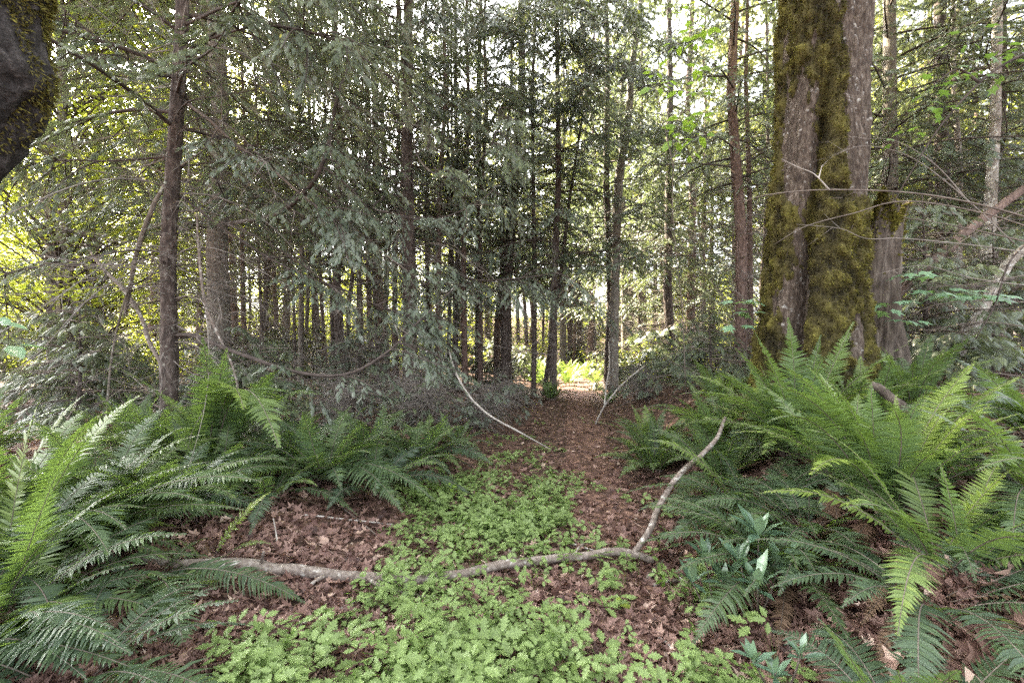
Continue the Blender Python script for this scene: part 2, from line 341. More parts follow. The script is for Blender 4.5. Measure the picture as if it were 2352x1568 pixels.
# ------------------------------------------------------------------ conifers
def bough(rng, fol, wood, p0, az, L, el0, droop, up, spray, template, step, fill=1.0, bare=0.12, limb_r=0.011):
    n = 12; s = np.linspace(0, 1, n)
    el = el0 - droop * np.sin(np.clip(s * 1.25, 0, 1) * PI / 2) + up * s ** 2.2
    a = az + rng.normal(0, 0.10) * s + 0.10 * np.sin(s * 5 + rng.uniform(0, 6))
    d = np.stack([np.cos(a) * np.cos(el), np.sin(a) * np.cos(el), np.sin(el)], -1) * (L / (n - 1))
    pts = p0 + np.vstack([np.zeros(3), np.cumsum(d[:-1], 0)])
    tube(wood, pts, limb_r * L ** 0.6 * (1 - s) ** 0.8 + 0.0025, 5, rng.uniform(), cap=False)
    K = max(4, int(L / step)); q = np.linspace(bare, 0.98, K) + rng.uniform(-.5, .5, K) / K * 0.9; q = np.clip(q, 0.02, 1)
    base = np.stack([np.interp(q, s, pts[:, c]) for c in range(3)], -1)
    td = unit(np.stack([np.interp(q, s, d[:, c]) for c in range(3)], -1))
    sd = np.where(np.arange(K) % 2 == 0, 1.0, -1.0); ang = sd * rng.uniform(0.65, 1.15, K)
    ca, sa = np.cos(ang), np.sin(ang)
    dr = np.stack([td[:, 0] * ca - td[:, 1] * sa, td[:, 0] * sa + td[:, 1] * ca, td[:, 2] * 0.5 - rng.uniform(0.1, 0.55, K)], -1); dr = unit(dr)
    ln = (0.30 * L * np.sin(np.clip(q * 0.9 + 0.12, 0, 1) * PI) ** 0.8 + 0.10) * rng.uniform(0.65, 1.15, K)
    keep = rng.uniform(size=K) < fill
    base, dr, ln, sd = base[keep], dr[keep], ln[keep], sd[keep]; K = len(base)
    if K == 0: return
    tip = base + dr * ln[:, None]; tip[:, 2] -= 0.22 * ln
    cones(wood, base, tip, 0.0022 + 0.004 * ln, rng.uniform())
    M = max(2, int(ln.max() / (spray * 0.42))); tt = (np.arange(M) + 0.5) / M
    cnt = np.ceil(ln / (spray * 0.42)); use = (np.arange(M)[None] < cnt[:, None]) & (rng.uniform(size=(K, M)) < 0.92)
    tt = (np.arange(M)[None] + 0.6) / cnt[:, None]
    pos = base[:, None] + dr[:, None] * (tt * ln[:, None])[..., None]; pos[..., 2] -= 0.22 * ln[:, None] * tt ** 2
    alt = np.where(np.arange(M) % 2 == 0, 1.0, -1.0)[None] * rng.uniform(0.35, 0.9, (K, M)); alt = np.where(tt > 0.9, alt * 0.2, alt)
    ca, sa = np.cos(alt), np.sin(alt)
    dd = np.stack([dr[:, None, 0] * ca - dr[:, None, 1] * sa, dr[:, None, 0] * sa + dr[:, None, 1] * ca, np.broadcast_to(dr[:, None, 2], ca.shape) - rng.uniform(0.05, 0.45, (K, M))], -1)
    nr = np.array([0, 0, 1.0]) + rng.normal(0, 0.33, (K, M, 3))
    use = use.ravel(); N = use.sum()
    size = spray * rng.uniform(0.7, 1.25, N)
    hue = np.clip(rng.normal(0.45, 0.13) + rng.normal(0, 0.16, N), 0, 1)
    fol.inst(template[0], template[1], basis(dd.reshape(-1, 3)[use], nr.reshape(-1, 3)[use], size), pos.reshape(-1, 3)[use], hue)
def dead_twigs(rng, mb, z0, z1, count, Lm, r0=0.006, rtrunk=0.1, mi=1):
    a = rng.uniform(0, 2 * PI, count); z = rng.uniform(z0, z1, count); L = Lm * rng.uniform(0.3, 1.0, count)
    p = np.stack([np.cos(a) * rtrunk * 0.8, np.sin(a) * rtrunk * 0.8, z], -1)
    el = rng.uniform(-0.5, 0.45, count)
    for seg in range(4):
        d = np.stack([np.cos(a) * np.cos(el), np.sin(a) * np.cos(el), np.sin(el)], -1) * (L / 4)[:, None]
        q = p + d; cones(mb, p, p + d * (1.8 if seg < 3 else 1.2), r0 * (1 - seg / 4.6) * (0.5 + L / Lm), rng.uniform(), mi)
        for k in range(2):
            da = rng.choice([-1, 1], count) * rng.uniform(0.5, 1.1, count); l2 = L * rng.uniform(0.12, 0.36, count)
            e2 = el + rng.normal(-0.15, 0.3, count); b = p + d * rng.uniform(0.2, 1, count)[:, None]
            t2 = b + np.stack([np.cos(a + da) * np.cos(e2), np.sin(a + da) * np.cos(e2), np.sin(e2)], -1) * l2[:, None]
            cones(mb, b, t2, r0 * 0.42, rng.uniform(), mi)
            b2 = b + (t2 - b) * 0.5; t3 = b2 + (t2 - b) * 0.45 + rng.normal(0, 0.05, (count, 3)) * L[:, None]
            cones(mb, b2, t3, r0 * 0.28, rng.uniform(), mi)
        p = q; a = a + rng.normal(0, 0.22, count); el = el + rng.normal(-0.02, 0.2, count)
CROWN = {}
def crown_kind(key, seed, z0, z1, nb, Lb, Lt, spray, template, step, mat, pw=1.3, droop=0.55, up=0.5, el0=0.15, fill=1.0, dead=(0.4, 4.0, 40, 1.0), rt=0.12, limb_r=0.011):
    rng = np.random.default_rng(seed); fol, wood = MB(), MB()
    zz = z0 + (z1 - z0) * np.linspace(0, 1, nb) ** pw; az = np.cumsum(rng.uniform(1.7, 3.1, nb))
    for z, a in zip(zz, az):
        f = (z - z0) / (z1 - z0); L = (Lb * (1 - f) ** 0.75 + Lt * f ** 0.5) * rng.uniform(0.62, 1.15)
        bough(rng, fol, wood, np.array([0, 0, z + rng.uniform(-.1, .1)]), a, L, el0 + 0.35 * f + rng.normal(0, 0.10), droop * (1 - 0.5 * f) + rng.normal(0, 0.12), up + rng.normal(0, 0.15), spray, template, step, min(1.0, fill * (0.78 + 1.05 * f)), limb_r=limb_r)
    if dead[2]: dead_twigs(rng, wood, dead[0], dead[1], dead[2], dead[3], rtrunk=rt)
    CROWN[key] = (fol.mesh('crown', mat), wood.mesh('branches', [LIMB, TWIG_DEAD]))
crown_kind('cedar_low', 1, 2.6, 15, 56, 3.0, 0.8, 0.125, SPRAY, 0.10, CEDAR, fill=0.70, dead=(0.4, 3.6, 110, 1.5))
crown_kind('cedar_mid', 2, 3.5, 16, 58, 3.0, 0.7, 0.125, SPRAY, 0.10, CEDAR, fill=0.70, dead=(0.4, 4.6, 130, 1.7))
crown_kind('cedar_silver', 3, 2.7, 14, 50, 2.7, 0.7, 0.11, SPRAY_FINE, 0.09, SILVER, droop=0.75, fill=0.66, dead=(0.4, 3.6, 90, 1.4))
crown_kind('hemlock', 4, 3.8, 16, 58, 2.7, 0.6, 0.13, SPRAY_FINE, 0.10, CEDAR, droop=0.4, up=0.15, fill=0.68, dead=(0.4, 5, 130, 1.4))
crown_kind('high', 5, 5.6, 17, 40, 2.5, 0.6, 0.15, SPRAY, 0.13, CEDAR, fill=0.7, dead=(0.4, 6.5, 130, 1.3))
crown_kind('far_low', 6, 4.3, 18, 52, 2.9, 0.8, 0.21, SPRAY_FAR, 0.15, FAR_FOL, dead=(0.3, 5.0, 110, 1.5), fill=0.56)
crown_kind('far_high', 7, 7.2, 21, 46, 2.9, 0.8, 0.21, SPRAY_FAR, 0.15, FAR_FOL, dead=(0.3, 8.0, 150, 1.6), fill=0.56)
crown_kind('shade_canopy', 8, 0.0, 9, 60, 4.2, 1.6, 0.24, SPRAY_FAR, 0.13, CEDAR, fill=0.5, dead=(0, 0, 0, 0))

TRUNKS = {}
def trunk_mesh(dia, h, mat, seed, flare=0.35, sides=18, rough=0.16, rings=150):
    z = np.r_[np.linspace(0, 1, rings) ** 1.15 * h]; s = z / h
    r = dia / 2 * ((1 - 0.80 * s ** 0.9) + flare * np.exp(-z / 0.25))
    rng = np.random.default_rng(seed)
    wob = np.stack([np.interp(z, np.linspace(0, h, 7), rng.normal(0, 0.03, 7) * h / 10), np.interp(z, np.linspace(0, h, 7), rng.normal(0, 0.03, 7) * h / 10), z - 0.25], -1)
    wob[:, :2] -= wob[0, :2]
    mb = MB(); tube(mb, wob, r, sides, rng.uniform(), rough=rough, seed=seed * 1.7)
    # knots and stubs of shed branches
    k = int(18 * min(1, dia / 0.2)); zz = rng.uniform(0.3, 6, k); a = rng.uniform(0, 2 * PI, k); rr = np.interp(zz, z, r)
    p0 = np.stack([np.cos(a) * rr * 0.8 + np.interp(zz, z, wob[:, 0]), np.sin(a) * rr * 0.8 + np.interp(zz, z, wob[:, 1]), zz - 0.25], -1)
    p1 = p0 + np.stack([np.cos(a), np.sin(a), rng.uniform(-.3, .4, k)], -1) * (rr * rng.uniform(0.5, 1.4, k))[:, None]
    cones(mb, p0, p1, rr * 0.22)
    return mb.mesh('trunk', mat, True)
treeseed = [100]
def conifer(label, px, d, dia, h, kind, mat, lean=(0, 0), yaw=0.0, group=None, cs=(1, 1), cat='conifer', flare=0.35, trunk=None, x=None, name='conifer_tree'):
    treeseed[0] += 1
    X_ = (px - 1176) / FPX * d if x is None else x
    t = thing(name, label, cat, (X_, d, float(gz(X_, d))), group)
    t.rotation_euler = (R(lean[1]), R(lean[0]), 0)
    link('trunk', trunk if trunk is not None else trunk_mesh(dia, h, mat, treeseed[0], flare), t)
    fol, wood = CROWN[kind]
    for nm, me in (('branches', wood), ('crown', fol)):
        c = link(nm, me, t); c.rotation_euler = (0, 0, yaw); c.scale = (cs[0], cs[0], cs[1])
    return t
NC = 'conifers along the near wood edge'
# near and middle trees, left to right (label, photo x, depth, trunk diameter, height, crown, bark, lean, yaw)
conifer('slender dark conifer with knobbly scaly trunk rising behind the big left fern', 392, 5.0, 0.185, 15, 'cedar_mid', BARK_DARK, lean=(1.0, 0), yaw=0.4, group=NC)
conifer('thick brown conifer trunk just right of the slender knobbly dark one', 508, 9.0, 0.44, 19, 'cedar_mid', BARK_GREY, lean=(-0.8, 0), yaw=2.1, group=NC)
conifer('straight conifer with narrow dark trunk, alone between thick brown trunk and curved bough', 790, 10.5, 0.235, 17, 'cedar_low', BARK_DARK, lean=(-0.6, 0), yaw=1.0, group=NC)
conifer('sturdy dark conifer whose foot stands left of the arching pale stick', 941, 9.8, 0.33, 19, 'hemlock', BARK_DARK, lean=(0, 0), yaw=4.0, group=NC)
conifer('thin dark pole trunk left of the forked conifer, half hidden by silvery sprays', 1042, 13, 0.19, 17, 'cedar_silver', BARK_DARK, lean=(0.4, 0), yaw=0.3, group=NC)
conifer('tall conifer directly above the top end of the arching pale stick', 1100, 14.5, 0.27, 20, 'cedar_mid', BARK_DARK, lean=(0.3, 0), yaw=3.0, group=NC)
conifer('stout dark conifer leaning right at the left edge of the sunny clearing', 1163, 13.0, 0.37, 19, 'cedar_silver', BARK_DARK, lean=(2.4, 0), yaw=1.7, group=NC)
conifer('short leaning trunk pressed against the stout conifer by the clearing', 1142, 13.6, 0.24, 12, 'high', BARK_RED, lean=(3.0, 0), yaw=5.0, group=NC, cs=(0.6, 0.6))
conifer('thin black conifer pole standing in front of the sunlit clearing, leftmost there', 1225, 12.0, 0.15, 17, 'hemlock', BARK_DARK, lean=(0.5, 0), yaw=2.7, group=NC)
conifer('dark upright conifer in front of the sunlit clearing with a slanting stem beside it', 1270, 11.6, 0.21, 18, 'cedar_silver', BARK_DARK, lean=(0.8, 0), yaw=4.4, group=NC)
conifer('slanting thin stem crossing behind the upright trunk in the sunlit clearing', 1250, 12.2, 0.15, 11, 'high', BARK_DARK, lean=(7.5, 0), yaw=0.9, group=NC, cs=(0.55, 0.62))
conifer('dark conifer at the right side of the clearing behind the pale forked stick', 1394, 13.0, 0.26, 19, 'cedar_mid', BARK_DARK, lean=(-0.4, 0), yaw=1.2, group=NC)
conifer('grey green conifer trunk just right of the clearing, second beyond the forked stick', 1437, 17.0, 0.30, 20, 'cedar_low', BARK_GREY, lean=(0, 0), yaw=2.2, group=NC)
conifer('thin dark conifer pole between the clearing and the thick shaded trunk', 1466, 18.0, 0.22, 19, 'high', BARK_DARK, lean=(0.2, 0), yaw=3.9, group=NC)
conifer('shaded thick conifer trunk behind the vine of bright leaves', 1547, 13.5, 0.31, 19, 'cedar_mid', BARK_DARK, lean=(-0.5, 0), yaw=5.3, group=NC)
conifer('reddish conifer trunk behind the ferns, right of the vine of bright leaves', 1584, 15.5, 0.33, 20, 'cedar_low', BARK_RED, lean=(0.3, 0), yaw=0.7, group=NC)
conifer('tall reddish conifer with pale upper trunk left of the mossy maple', 1700, 9.0, 0.25, 18, 'hemlock', BARK_RED, lean=(-1.1, 0), yaw=2.9, group=NC)
conifer('thin reddish stem touching the tall trunk left of the mossy maple', 1722, 9.6, 0.14, 13, 'high', BARK_RED, lean=(-0.6, 0), yaw=1.4, group=NC, cs=(0.6, 0.75))
conifer('grey conifer trunk right behind the mossy maple, lichen spotted', 2030, 8.5, 0.30, 18, 'cedar_mid', BARK_GREY, lean=(0.6, 0), yaw=3.3, group=NC)
conifer('dark mossy conifer trunk behind the diagonal fallen trunk', 2146, 9.5, 0.32, 18, 'cedar_low', BARK_DARK, lean=(0.2, 0), yaw=0.2, group=NC)
conifer('dark conifer at the right edge, lowest trunk behind the leaning pale log', 2290, 8.6, 0.24, 17, 'cedar_low', BARK_DARK, lean=(0.6, 0), yaw=4.9, group=NC)

# far wood: copies of a few distant trees
rng = np.random.default_rng(77)
far_trunks = [trunk_mesh(0.34, 20, BARK_RED, 301), trunk_mesh(0.26, 19, BARK_DARK, 302), trunk_mesh(0.42, 22, BARK_GREY, 303), trunk_mesh(0.22, 18, BARK_RED, 304)]
protos = [conifer('x', 0, 30, 0.3, 20, k, BARK_DARK, trunk=far_trunks[j], x=0) for k, j in (('far_low', 0), ('far_high', 1), ('far_high', 2), ('far_low', 3), ('far_high', 0), ('far_high', 3))]
used = set(); spots = []
CLEAR = np.array([2.2, 17.5]); SH = np.array([math.sin(SUN_AZ), math.cos(SUN_AZ)])
def in_beam(x, y, half=4.4, length=27):
    v = np.array([x, y]) - CLEAR; t = v @ SH; w = abs(v[0] * SH[1] - v[1] * SH[0])
    return -6 < t < length and w < half
tries = 0
while len(spots) < 135 and tries < 6000:
    tries += 1
    d = rng.uniform(15.5, 34) if len(spots) < 105 else rng.uniform(38, 62); px = rng.uniform(-150, 2500); x = (px - 1176) / FPX * d
    if in_beam(x, d) or (px < 340 and rng.uniform() < 0.8): continue
    if d < 25 and 1150 < px < 1480: continue
    if min([9] + [math.hypot(x - a, d - b) for a, b in spots]) < 1.5: continue
    spots.append((x, d))
FARLAB = {'left': ('slim conifer in the distant wood left of the path end', 'distant conifers left of the clearing'),
          'mid': ('distant conifer seen through the trunks straight beyond the sunny clearing', 'distant conifers beyond the clearing'),
          'right': ('distant conifer in the wood behind the mossy maple and right bank', 'distant conifers behind the maple')}
def copy_tree(p):
    c = p.copy(); COL.objects.link(c)
    for ch in list(p.children):
        k = ch.copy(); COL.objects.link(k); k.parent = c
    return c
for k, (x, d) in enumerate(spots):
    j = k % len(protos); t = protos[j] if j not in used else copy_tree(protos[j]); used.add(j)
    t.location = (x, d, float(gz(x, d))); t.rotation_euler = (R(rng.normal(0, 1.5)), R(rng.normal(0, 1.5)), rng.uniform(0, 6.28))
    s = rng.uniform(0.8, 1.25); t.scale = (s, s, s * rng.uniform(0.85, 1.1))
    px = x / d * FPX + 1176; z = 'left' if px < 1000 else ('mid' if px < 1500 else 'right')
    t['label'], t['group'] = FARLAB[z]
PG = 'slim conifer poles in the middle distance'
rng2 = np.random.default_rng(909); pk = [trunk_mesh(w, 16, m, 400 + q) for q, (w, m) in enumerate([(0.12, BARK_DARK), (0.16, BARK_GREY), (0.18, BARK_RED), (0.10, BARK_DARK)])]
got = []
while len(got) < 34:
    d = rng2.uniform(11.5, 19); px = rng2.uniform(560, 1760); x = (px - 1176) / FPX * d
    if 1150 < px < 1430 or in_beam(x, d) or min([9] + [math.hypot(x - a, d - b) for a, b in got]) < 0.7: continue
    got.append((x, d)); q = len(got)
    lab = ('slim conifer pole among the trunks left of the sunny clearing' if px < 1150 else 'slim conifer pole between the clearing and the mossy maple')
    conifer(lab, 0, d, 0.1, 16, 'high', BARK_DARK, lean=(rng2.normal(0, 1.3), rng2.normal(0, 1.3)), yaw=q * 1.9, group=PG, cs=(rng2.uniform(.5, .75), rng2.uniform(.75, 1.0)), trunk=pk[q % 4], x=x)
for q, (px, d) in enumerate([(1232, 25.5), (1292, 27.5), (1352, 24.5), (1412, 29), (1330, 31), (1478, 25.5), (1190, 33), (1262, 30)]):
    t = copy_tree(protos[(1, 2, 4)[q % 3]]); x = (px - 1176) / FPX * d; t.location = (x, d, float(gz(x, d))); t.rotation_euler = (0, R(q - 3), q * 1.7); t.scale = (1.1, 1.1, 0.95)
    t['label'], t['group'] = FARLAB['mid']
# shade trees standing beside and behind the camera
for k, (x, y) in enumerate([(-7.2, 2.2), (-9.5, 6.0), (-8.0, -2.5), (9.5, 4.2), (-2.8, -4.5), (3.6, -4.2), (6.6, -0.8)]):
    conifer('tall conifer standing outside the view and shading the near ferns', 0, y, 0.4, 19, ('high', 'cedar_mid', 'high')[k % 3], BARK_DARK, x=x, yaw=k * 1.3, group='shade conifers around the viewer')

# ------------------------------------------------------------------ broadleaf trees glowing behind
BROADCROWN = {}
def broad_kind(key, seed, z0, z1, rad, nclump, per, leaf, mat):
    rng = np.random.default_rng(seed); fol, wood = MB(), MB()
    zc = rng.uniform(z0, z1, nclump); a = rng.uniform(0, 2 * PI, nclump)
    f = (zc - z0) / (z1 - z0); rr = rad * np.sqrt(rng.uniform(0.05, 1, nclump)) * np.sin(np.clip(f * 0.8 + 0.25, 0, 1) * PI) ** 0.5
    c = np.stack([np.cos(a) * rr, np.sin(a) * rr, zc], -1)
    for k in range(nclump):
        st = np.array([0, 0, max(1.5, zc[k] - rr[k] * rng.uniform(0.4, 0.9))]); mid = (st + c[k]) / 2 + np.array([0, 0, 0.15 * rr[k]])
        tube(wood, spline([st, mid, c[k]], 7), np.linspace(0.008 + 0.008 * rr[k], 0.004, 7), 4, 0.5, cap=False)
    w = rng.uniform(0.35, 0.8, nclump)
    pos = c[:, None] + rng.normal(0, 1, (nclump, per, 3)) * (w[:, None, None] * np.array([0.75, 0.75, 0.22]))
    N = nclump * per; d = rng.normal(0, 1, (N, 3)); d[:, 2] = d[:, 2] * 0.35 - 0.25
    nr = np.array([0, 0, 1.0]) + rng.normal(0, 0.35, (N, 3)); var = np.clip(np.repeat(rng.uniform(0.2, 0.8, nclump), per) + rng.normal(0, .12, N), 0, 1)
    fol.inst(DIAMOND[0], DIAMOND[1], basis(d, nr, leaf * rng.uniform(0.7, 1.3, N)), pos.reshape(-1, 3), var)
    BROADCROWN[key] = (fol.mesh('crown', mat), wood.mesh('branches', LIMB))
broad_kind('tall', 21, 2.2, 13, 3.2, 260, 90, 0.115, BROAD)
broad_kind('low', 22, 0.5, 6.0, 2.6, 170, 90, 0.11, BROAD)
def broadleaf(label, px, d, dia, h, kind, mat, lean=(0, 0), yaw=0, group=None, x=None, s=1.0, stems=None):
    treeseed[0] += 1; X_ = (px - 1176) / FPX * d if x is None else x
    t = thing('broadleaf_tree', label, 'broadleaf tree', (X_, d, float(gz(X_, d))), group)
    t.rotation_euler = (R(lean[1]), R(lean[0]), 0)
    link('trunk', trunk_mesh(dia, h, mat, treeseed[0], 0.25, rough=0.05), t)
    for dx, le in (stems or []):
        c = link('trunk', trunk_mesh(dia * 0.8, h, mat, treeseed[0] + 50, 0.2, rough=0.05), t); c.location = (dx, 0.1, 0); c.rotation_euler = (0, R(le), 0)
    fol, wood = (BROADCROWN.get(kind) or CROWN[kind])
    for nm, me in (('branches', wood), ('crown', fol)):
        c = link(nm, me, t); c.rotation_euler = (0, 0, yaw); c.scale = (s, s, s)
    return t
BG = 'yellow green broadleaf trees behind the conifers'
broadleaf('twin stemmed grey alder at the far left, leaves glowing yellow behind it', 146, 11.0, 0.36, 15, 'tall', BARK_GREY, lean=(-0.6, 0), yaw=1.0, stems=[(-0.35, -1.5)])
broadleaf('thin broadleaf trunk between the twin stemmed alder and slender knobbly conifer', 214, 13.0, 0.24, 14, 'tall', BARK_GREY, yaw=2.4, s=0.9)
broadleaf('pale tall stem bending right above the ferns of the right bank', 2266, 7.2, 0.20, 13, 'high', BARK_PALE, lean=(1.6, 0), yaw=3.0, s=0.8)
broadleaf('thin pale trunk leaning behind the fan of bare twigs', 2207, 8.4, 0.14, 12, 'hemlock', BARK_PALE, lean=(-1.8, 0), yaw=0.6, s=0.75)
for k, (px, d, s, kind) in enumerate([(-60, 20, 1.1, 'low'), (90, 24, 1.2, 'low'), (230, 22, 1.0, 'low'), (40, 30, 1.3, 'tall'), (330, 28, 1.2, 'tall'), (620, 27, 1.2, 'tall'), (850, 30, 1.2, 'low'), (1010, 34, 1.2, 'tall'), (1590, 27, 1.1, 'low'), (1760, 24, 1.1, 'tall'), (2060, 22, 1.1, 'tall'), (2200, 26, 1.2, 'tall'), (2380, 20, 1.0, 'tall'), (1450, 38, 1.1, 'low'), (480, 33, 1.2, 'low'), (620, 38, 1.3, 'low'), (800, 35, 1.2, 'low'), (920, 39, 1.2, 'low'), (1120, 37, 1.1, 'low'), (1300, 40, 1.2, 'low'), (1560, 35, 1.2, 'low'), (1680, 38, 1.2, 'low'), (1900, 34, 1.2, 'low'), (350, 36, 1.3, 'low'), (700, 36, 1.4, 'low')]):
    lab = ('leafy yellow green tree glowing in the sun behind the twin stemmed alder' if px < 260 else
           'sunlit broadleaf tree showing yellow through the conifers left of the clearing' if px < 1100 else
           'sunlit broadleaf tree showing yellow between the clearing and mossy maple' if px < 1800 else 'sunlit broadleaf tree showing yellow behind the broken snag')
    broadleaf(lab, px, d, 0.3, 13, kind, BARK_GREY, yaw=k * 1.1, s=s, group=BG)

# ------------------------------------------------------------------ the big mossy maple, its broken neighbour and the near leaning trunk
def big_maple():
    D = 4.6; cx, cz = P(1865, 750, D)[0], 0.3
    base = np.array([cx, D, float(gz(cx, D))])
    t = thing('maple_tree', 'massive old maple with fluted trunk covered in brown green moss above the ferns', 'maple tree', base)
    nz, na = 300, 260; z = np.linspace(-0.3, 9.0, nz) ; a = np.linspace(0, 2 * PI, na, endpoint=False)
    A, Zz = np.meshgrid(a, z)
    wz = Zz + base[2]                                  # world height
    Rr = np.interp(wz, [0, 0.6, 1.2, 1.8, 3.1, 4.2, 5.2, 7, 9.5], [0.68, 0.57, 0.49, 0.445, 0.405, 0.385, 0.395, 0.37, 0.32])
    ax = np.interp(wz, [0, 1.6, 3.1, 5.1, 9.5], [0, 0.0, 0.06, 0.15, 0.3])
    PHI = math.atan2(cx, D)                            # the side of the trunk turned to the viewer
    cl = R(-90) - PHI + np.interp(wz, [0.5, 1.8, 2.4, 3.2, 3.8, 5], [-0.40, -0.26, -0.20, -0.02, 0.08, 0.12])
    da = (A - cl + PI) % (2 * PI) - PI
    depth = np.interp(wz, [0.5, 1.6, 2.6, 3.6, 4.1, 4.5], [0.20, 0.22, 0.19, 0.14, 0.07, 0.0])
    groove = depth * np.exp(-(da / 0.15) ** 2)
    lobe = 0.05 * np.exp(-((da - 0.55) / 0.4) ** 2) * sstep(4.5, 2.5, wz) + 0.03 * np.exp(-((da + 0.5) / 0.4) ** 2)
    q = np.stack([np.cos(A) * 2.2, np.sin(A) * 2.2, wz * 0.9], -1)
    big = (fbm(q, 3) - 0.5) * 0.10
    ridge = np.abs(fbm(np.stack([np.cos(A) * 13, np.sin(A) * 13, wz * 3.2], -1), 3) - 0.5) * 2
    bark = 0.05 * (ridge - 0.35) + 0.012 * (fbm(np.stack([np.cos(A) * 34, np.sin(A) * 34, wz * 12], -1), 2) - 0.5)
    r = Rr - groove + lobe + big + bark
    V = np.stack([ax + r * np.cos(A), r * np.sin(A), Zz], -1)
    i = np.arange(nz - 1)[:, None] * na; j = np.arange(na)[None]; jn = (j + 1) % na
    Q = np.stack([i + j, i + jn, i + na + jn, i + na + j], -1).reshape(-1, 4)
    mb = MB(); mb.add(V, Q); link('trunk', mb.mesh('trunk', BARK_BIG, True), t)
    # moss: where it grows on the bark
    u = np.cos(A + PHI)
    m = 0.85 * (fbm(np.stack([np.cos(A) * 3.2, np.sin(A) * 3.2, wz * 1.7 + 0.8 * u + 7.7], -1), 6) - 0.5) - 0.015 + 0.22 * (fbm(np.stack([np.cos(A) * 16, np.sin(A) * 16, wz * 9], -1), 3) - 0.5)
    m = m + 0.20 * sstep(3.3, 2.9, wz + 0.15 * u) + 0.16 * np.exp(-((wz - 4.45 + 0.5 * u) / 0.42) ** 2) + 0.26 * np.exp(-((u - 0.14) / 0.26) ** 2) * sstep(5.0, 4.2, wz)
    m = m - 0.34 * sstep(0.42, 0.60, u) * sstep(2.7, 3.2, wz) - 0.30 * np.exp(-((u + 0.50) / 0.20) ** 2) * sstep(2.75, 3.2, wz) * sstep(4.2, 3.9, wz)
    m = m - 0.40 * np.exp(-((u + 0.52) / 0.22) ** 2) * np.exp(-((wz - 1.85) / 0.3) ** 2) - 0.10 * sstep(0.25, 0.05, np.abs(da)) * sstep(3.0, 1.8, wz) + 0.12 * sstep(-0.6, -0.95, u)
    m = m + 0.30 * (fbm(np.stack([np.cos(A) * 22, np.sin(A) * 22, wz * 13], -1), 3) - 0.5)
    cov = sstep(-0.05, 0.15, m)
    clump = fbm(np.stack([np.cos(A) * 6, np.sin(A) * 6, wz * 12.0 + 2.0 * np.cos(A)], -1), 5)
    rm = r + cov * (0.006 + 0.15 * np.clip(clump - 0.36, 0, 1)) - (1 - cov) * 0.03
    VM = np.stack([ax + rm * np.cos(A), rm * np.sin(A), Zz], -1)
    fq = cov.ravel()[Q].max(1) > 0.30; fq &= (wz.ravel()[Q].max(1) < 7)
    mb = MB(); mb.add(VM, Q[fq], np.clip(clump.ravel()[Q[fq]].mean(1) * 1.5 - 0.45, 0, 1))
    rng = np.random.default_rng(5)
    cand = rng.integers(0, A.size, 260000); cand = cand[(rng.uniform(size=len(cand)) < cov.ravel()[cand] * 0.9) & (wz.ravel()[cand] < 5.4) & (np.sin(A + PHI).ravel()[cand] < 0.35)]
    pa = A.ravel()[cand] + rng.uniform(-.5, .5, len(cand)) * 2 * PI / na; pz = Zz.ravel()[cand] + rng.uniform(-.5, .5, len(cand)) * (z[1] - z[0])
    pr = rm.ravel()[cand] - 0.004
    p = np.stack([ax.ravel()[cand] + pr * np.cos(pa), pr * np.sin(pa), pz], -1)
    d = np.stack([np.cos(pa), np.sin(pa), np.full(len(pa), -0.55)], -1) + rng.normal(0, 0.5, (len(pa), 3))
    mb.inst(DIAMOND[0], DIAMOND[1], basis(d, rng.normal(0, 1, (len(pa), 3)), rng.uniform(0.012, 0.034, len(pa)), rng.uniform(0.010, 0.02, len(pa))), p, np.clip(clump.ravel()[cand] * 1.5 - 0.35 + rng.normal(0, 0.2, len(pa)), 0, 1))
    link('moss', mb.mesh('moss', MOSSM), t)
    # limbs high above
    mb = MB()
    for az, L, z0 in ((0.6, 3.5, 7.6), (2.6, 3.2, 8.2), (4.2, 3.0, 8.6)):
        c = np.array([0.25, 0, z0]); dr = np.array([math.cos(az), math.sin(az), 0.0])
        tube(mb, spline([c, c + dr * L * 0.4 + [0, 0, 0.6], c + dr * L + [0, 0, 1.9]], 12), np.linspace(0.20, 0.07, 12), 10, rough=0.1)
    link('limbs', mb.mesh('limbs', BARK_BIG, True), t)
    c = link('crown', BROADCROWN['tall'][0], t); c.location = (0.3, 0, 6.0); c.scale = (1.15, 1.15, 0.55)
big_maple()
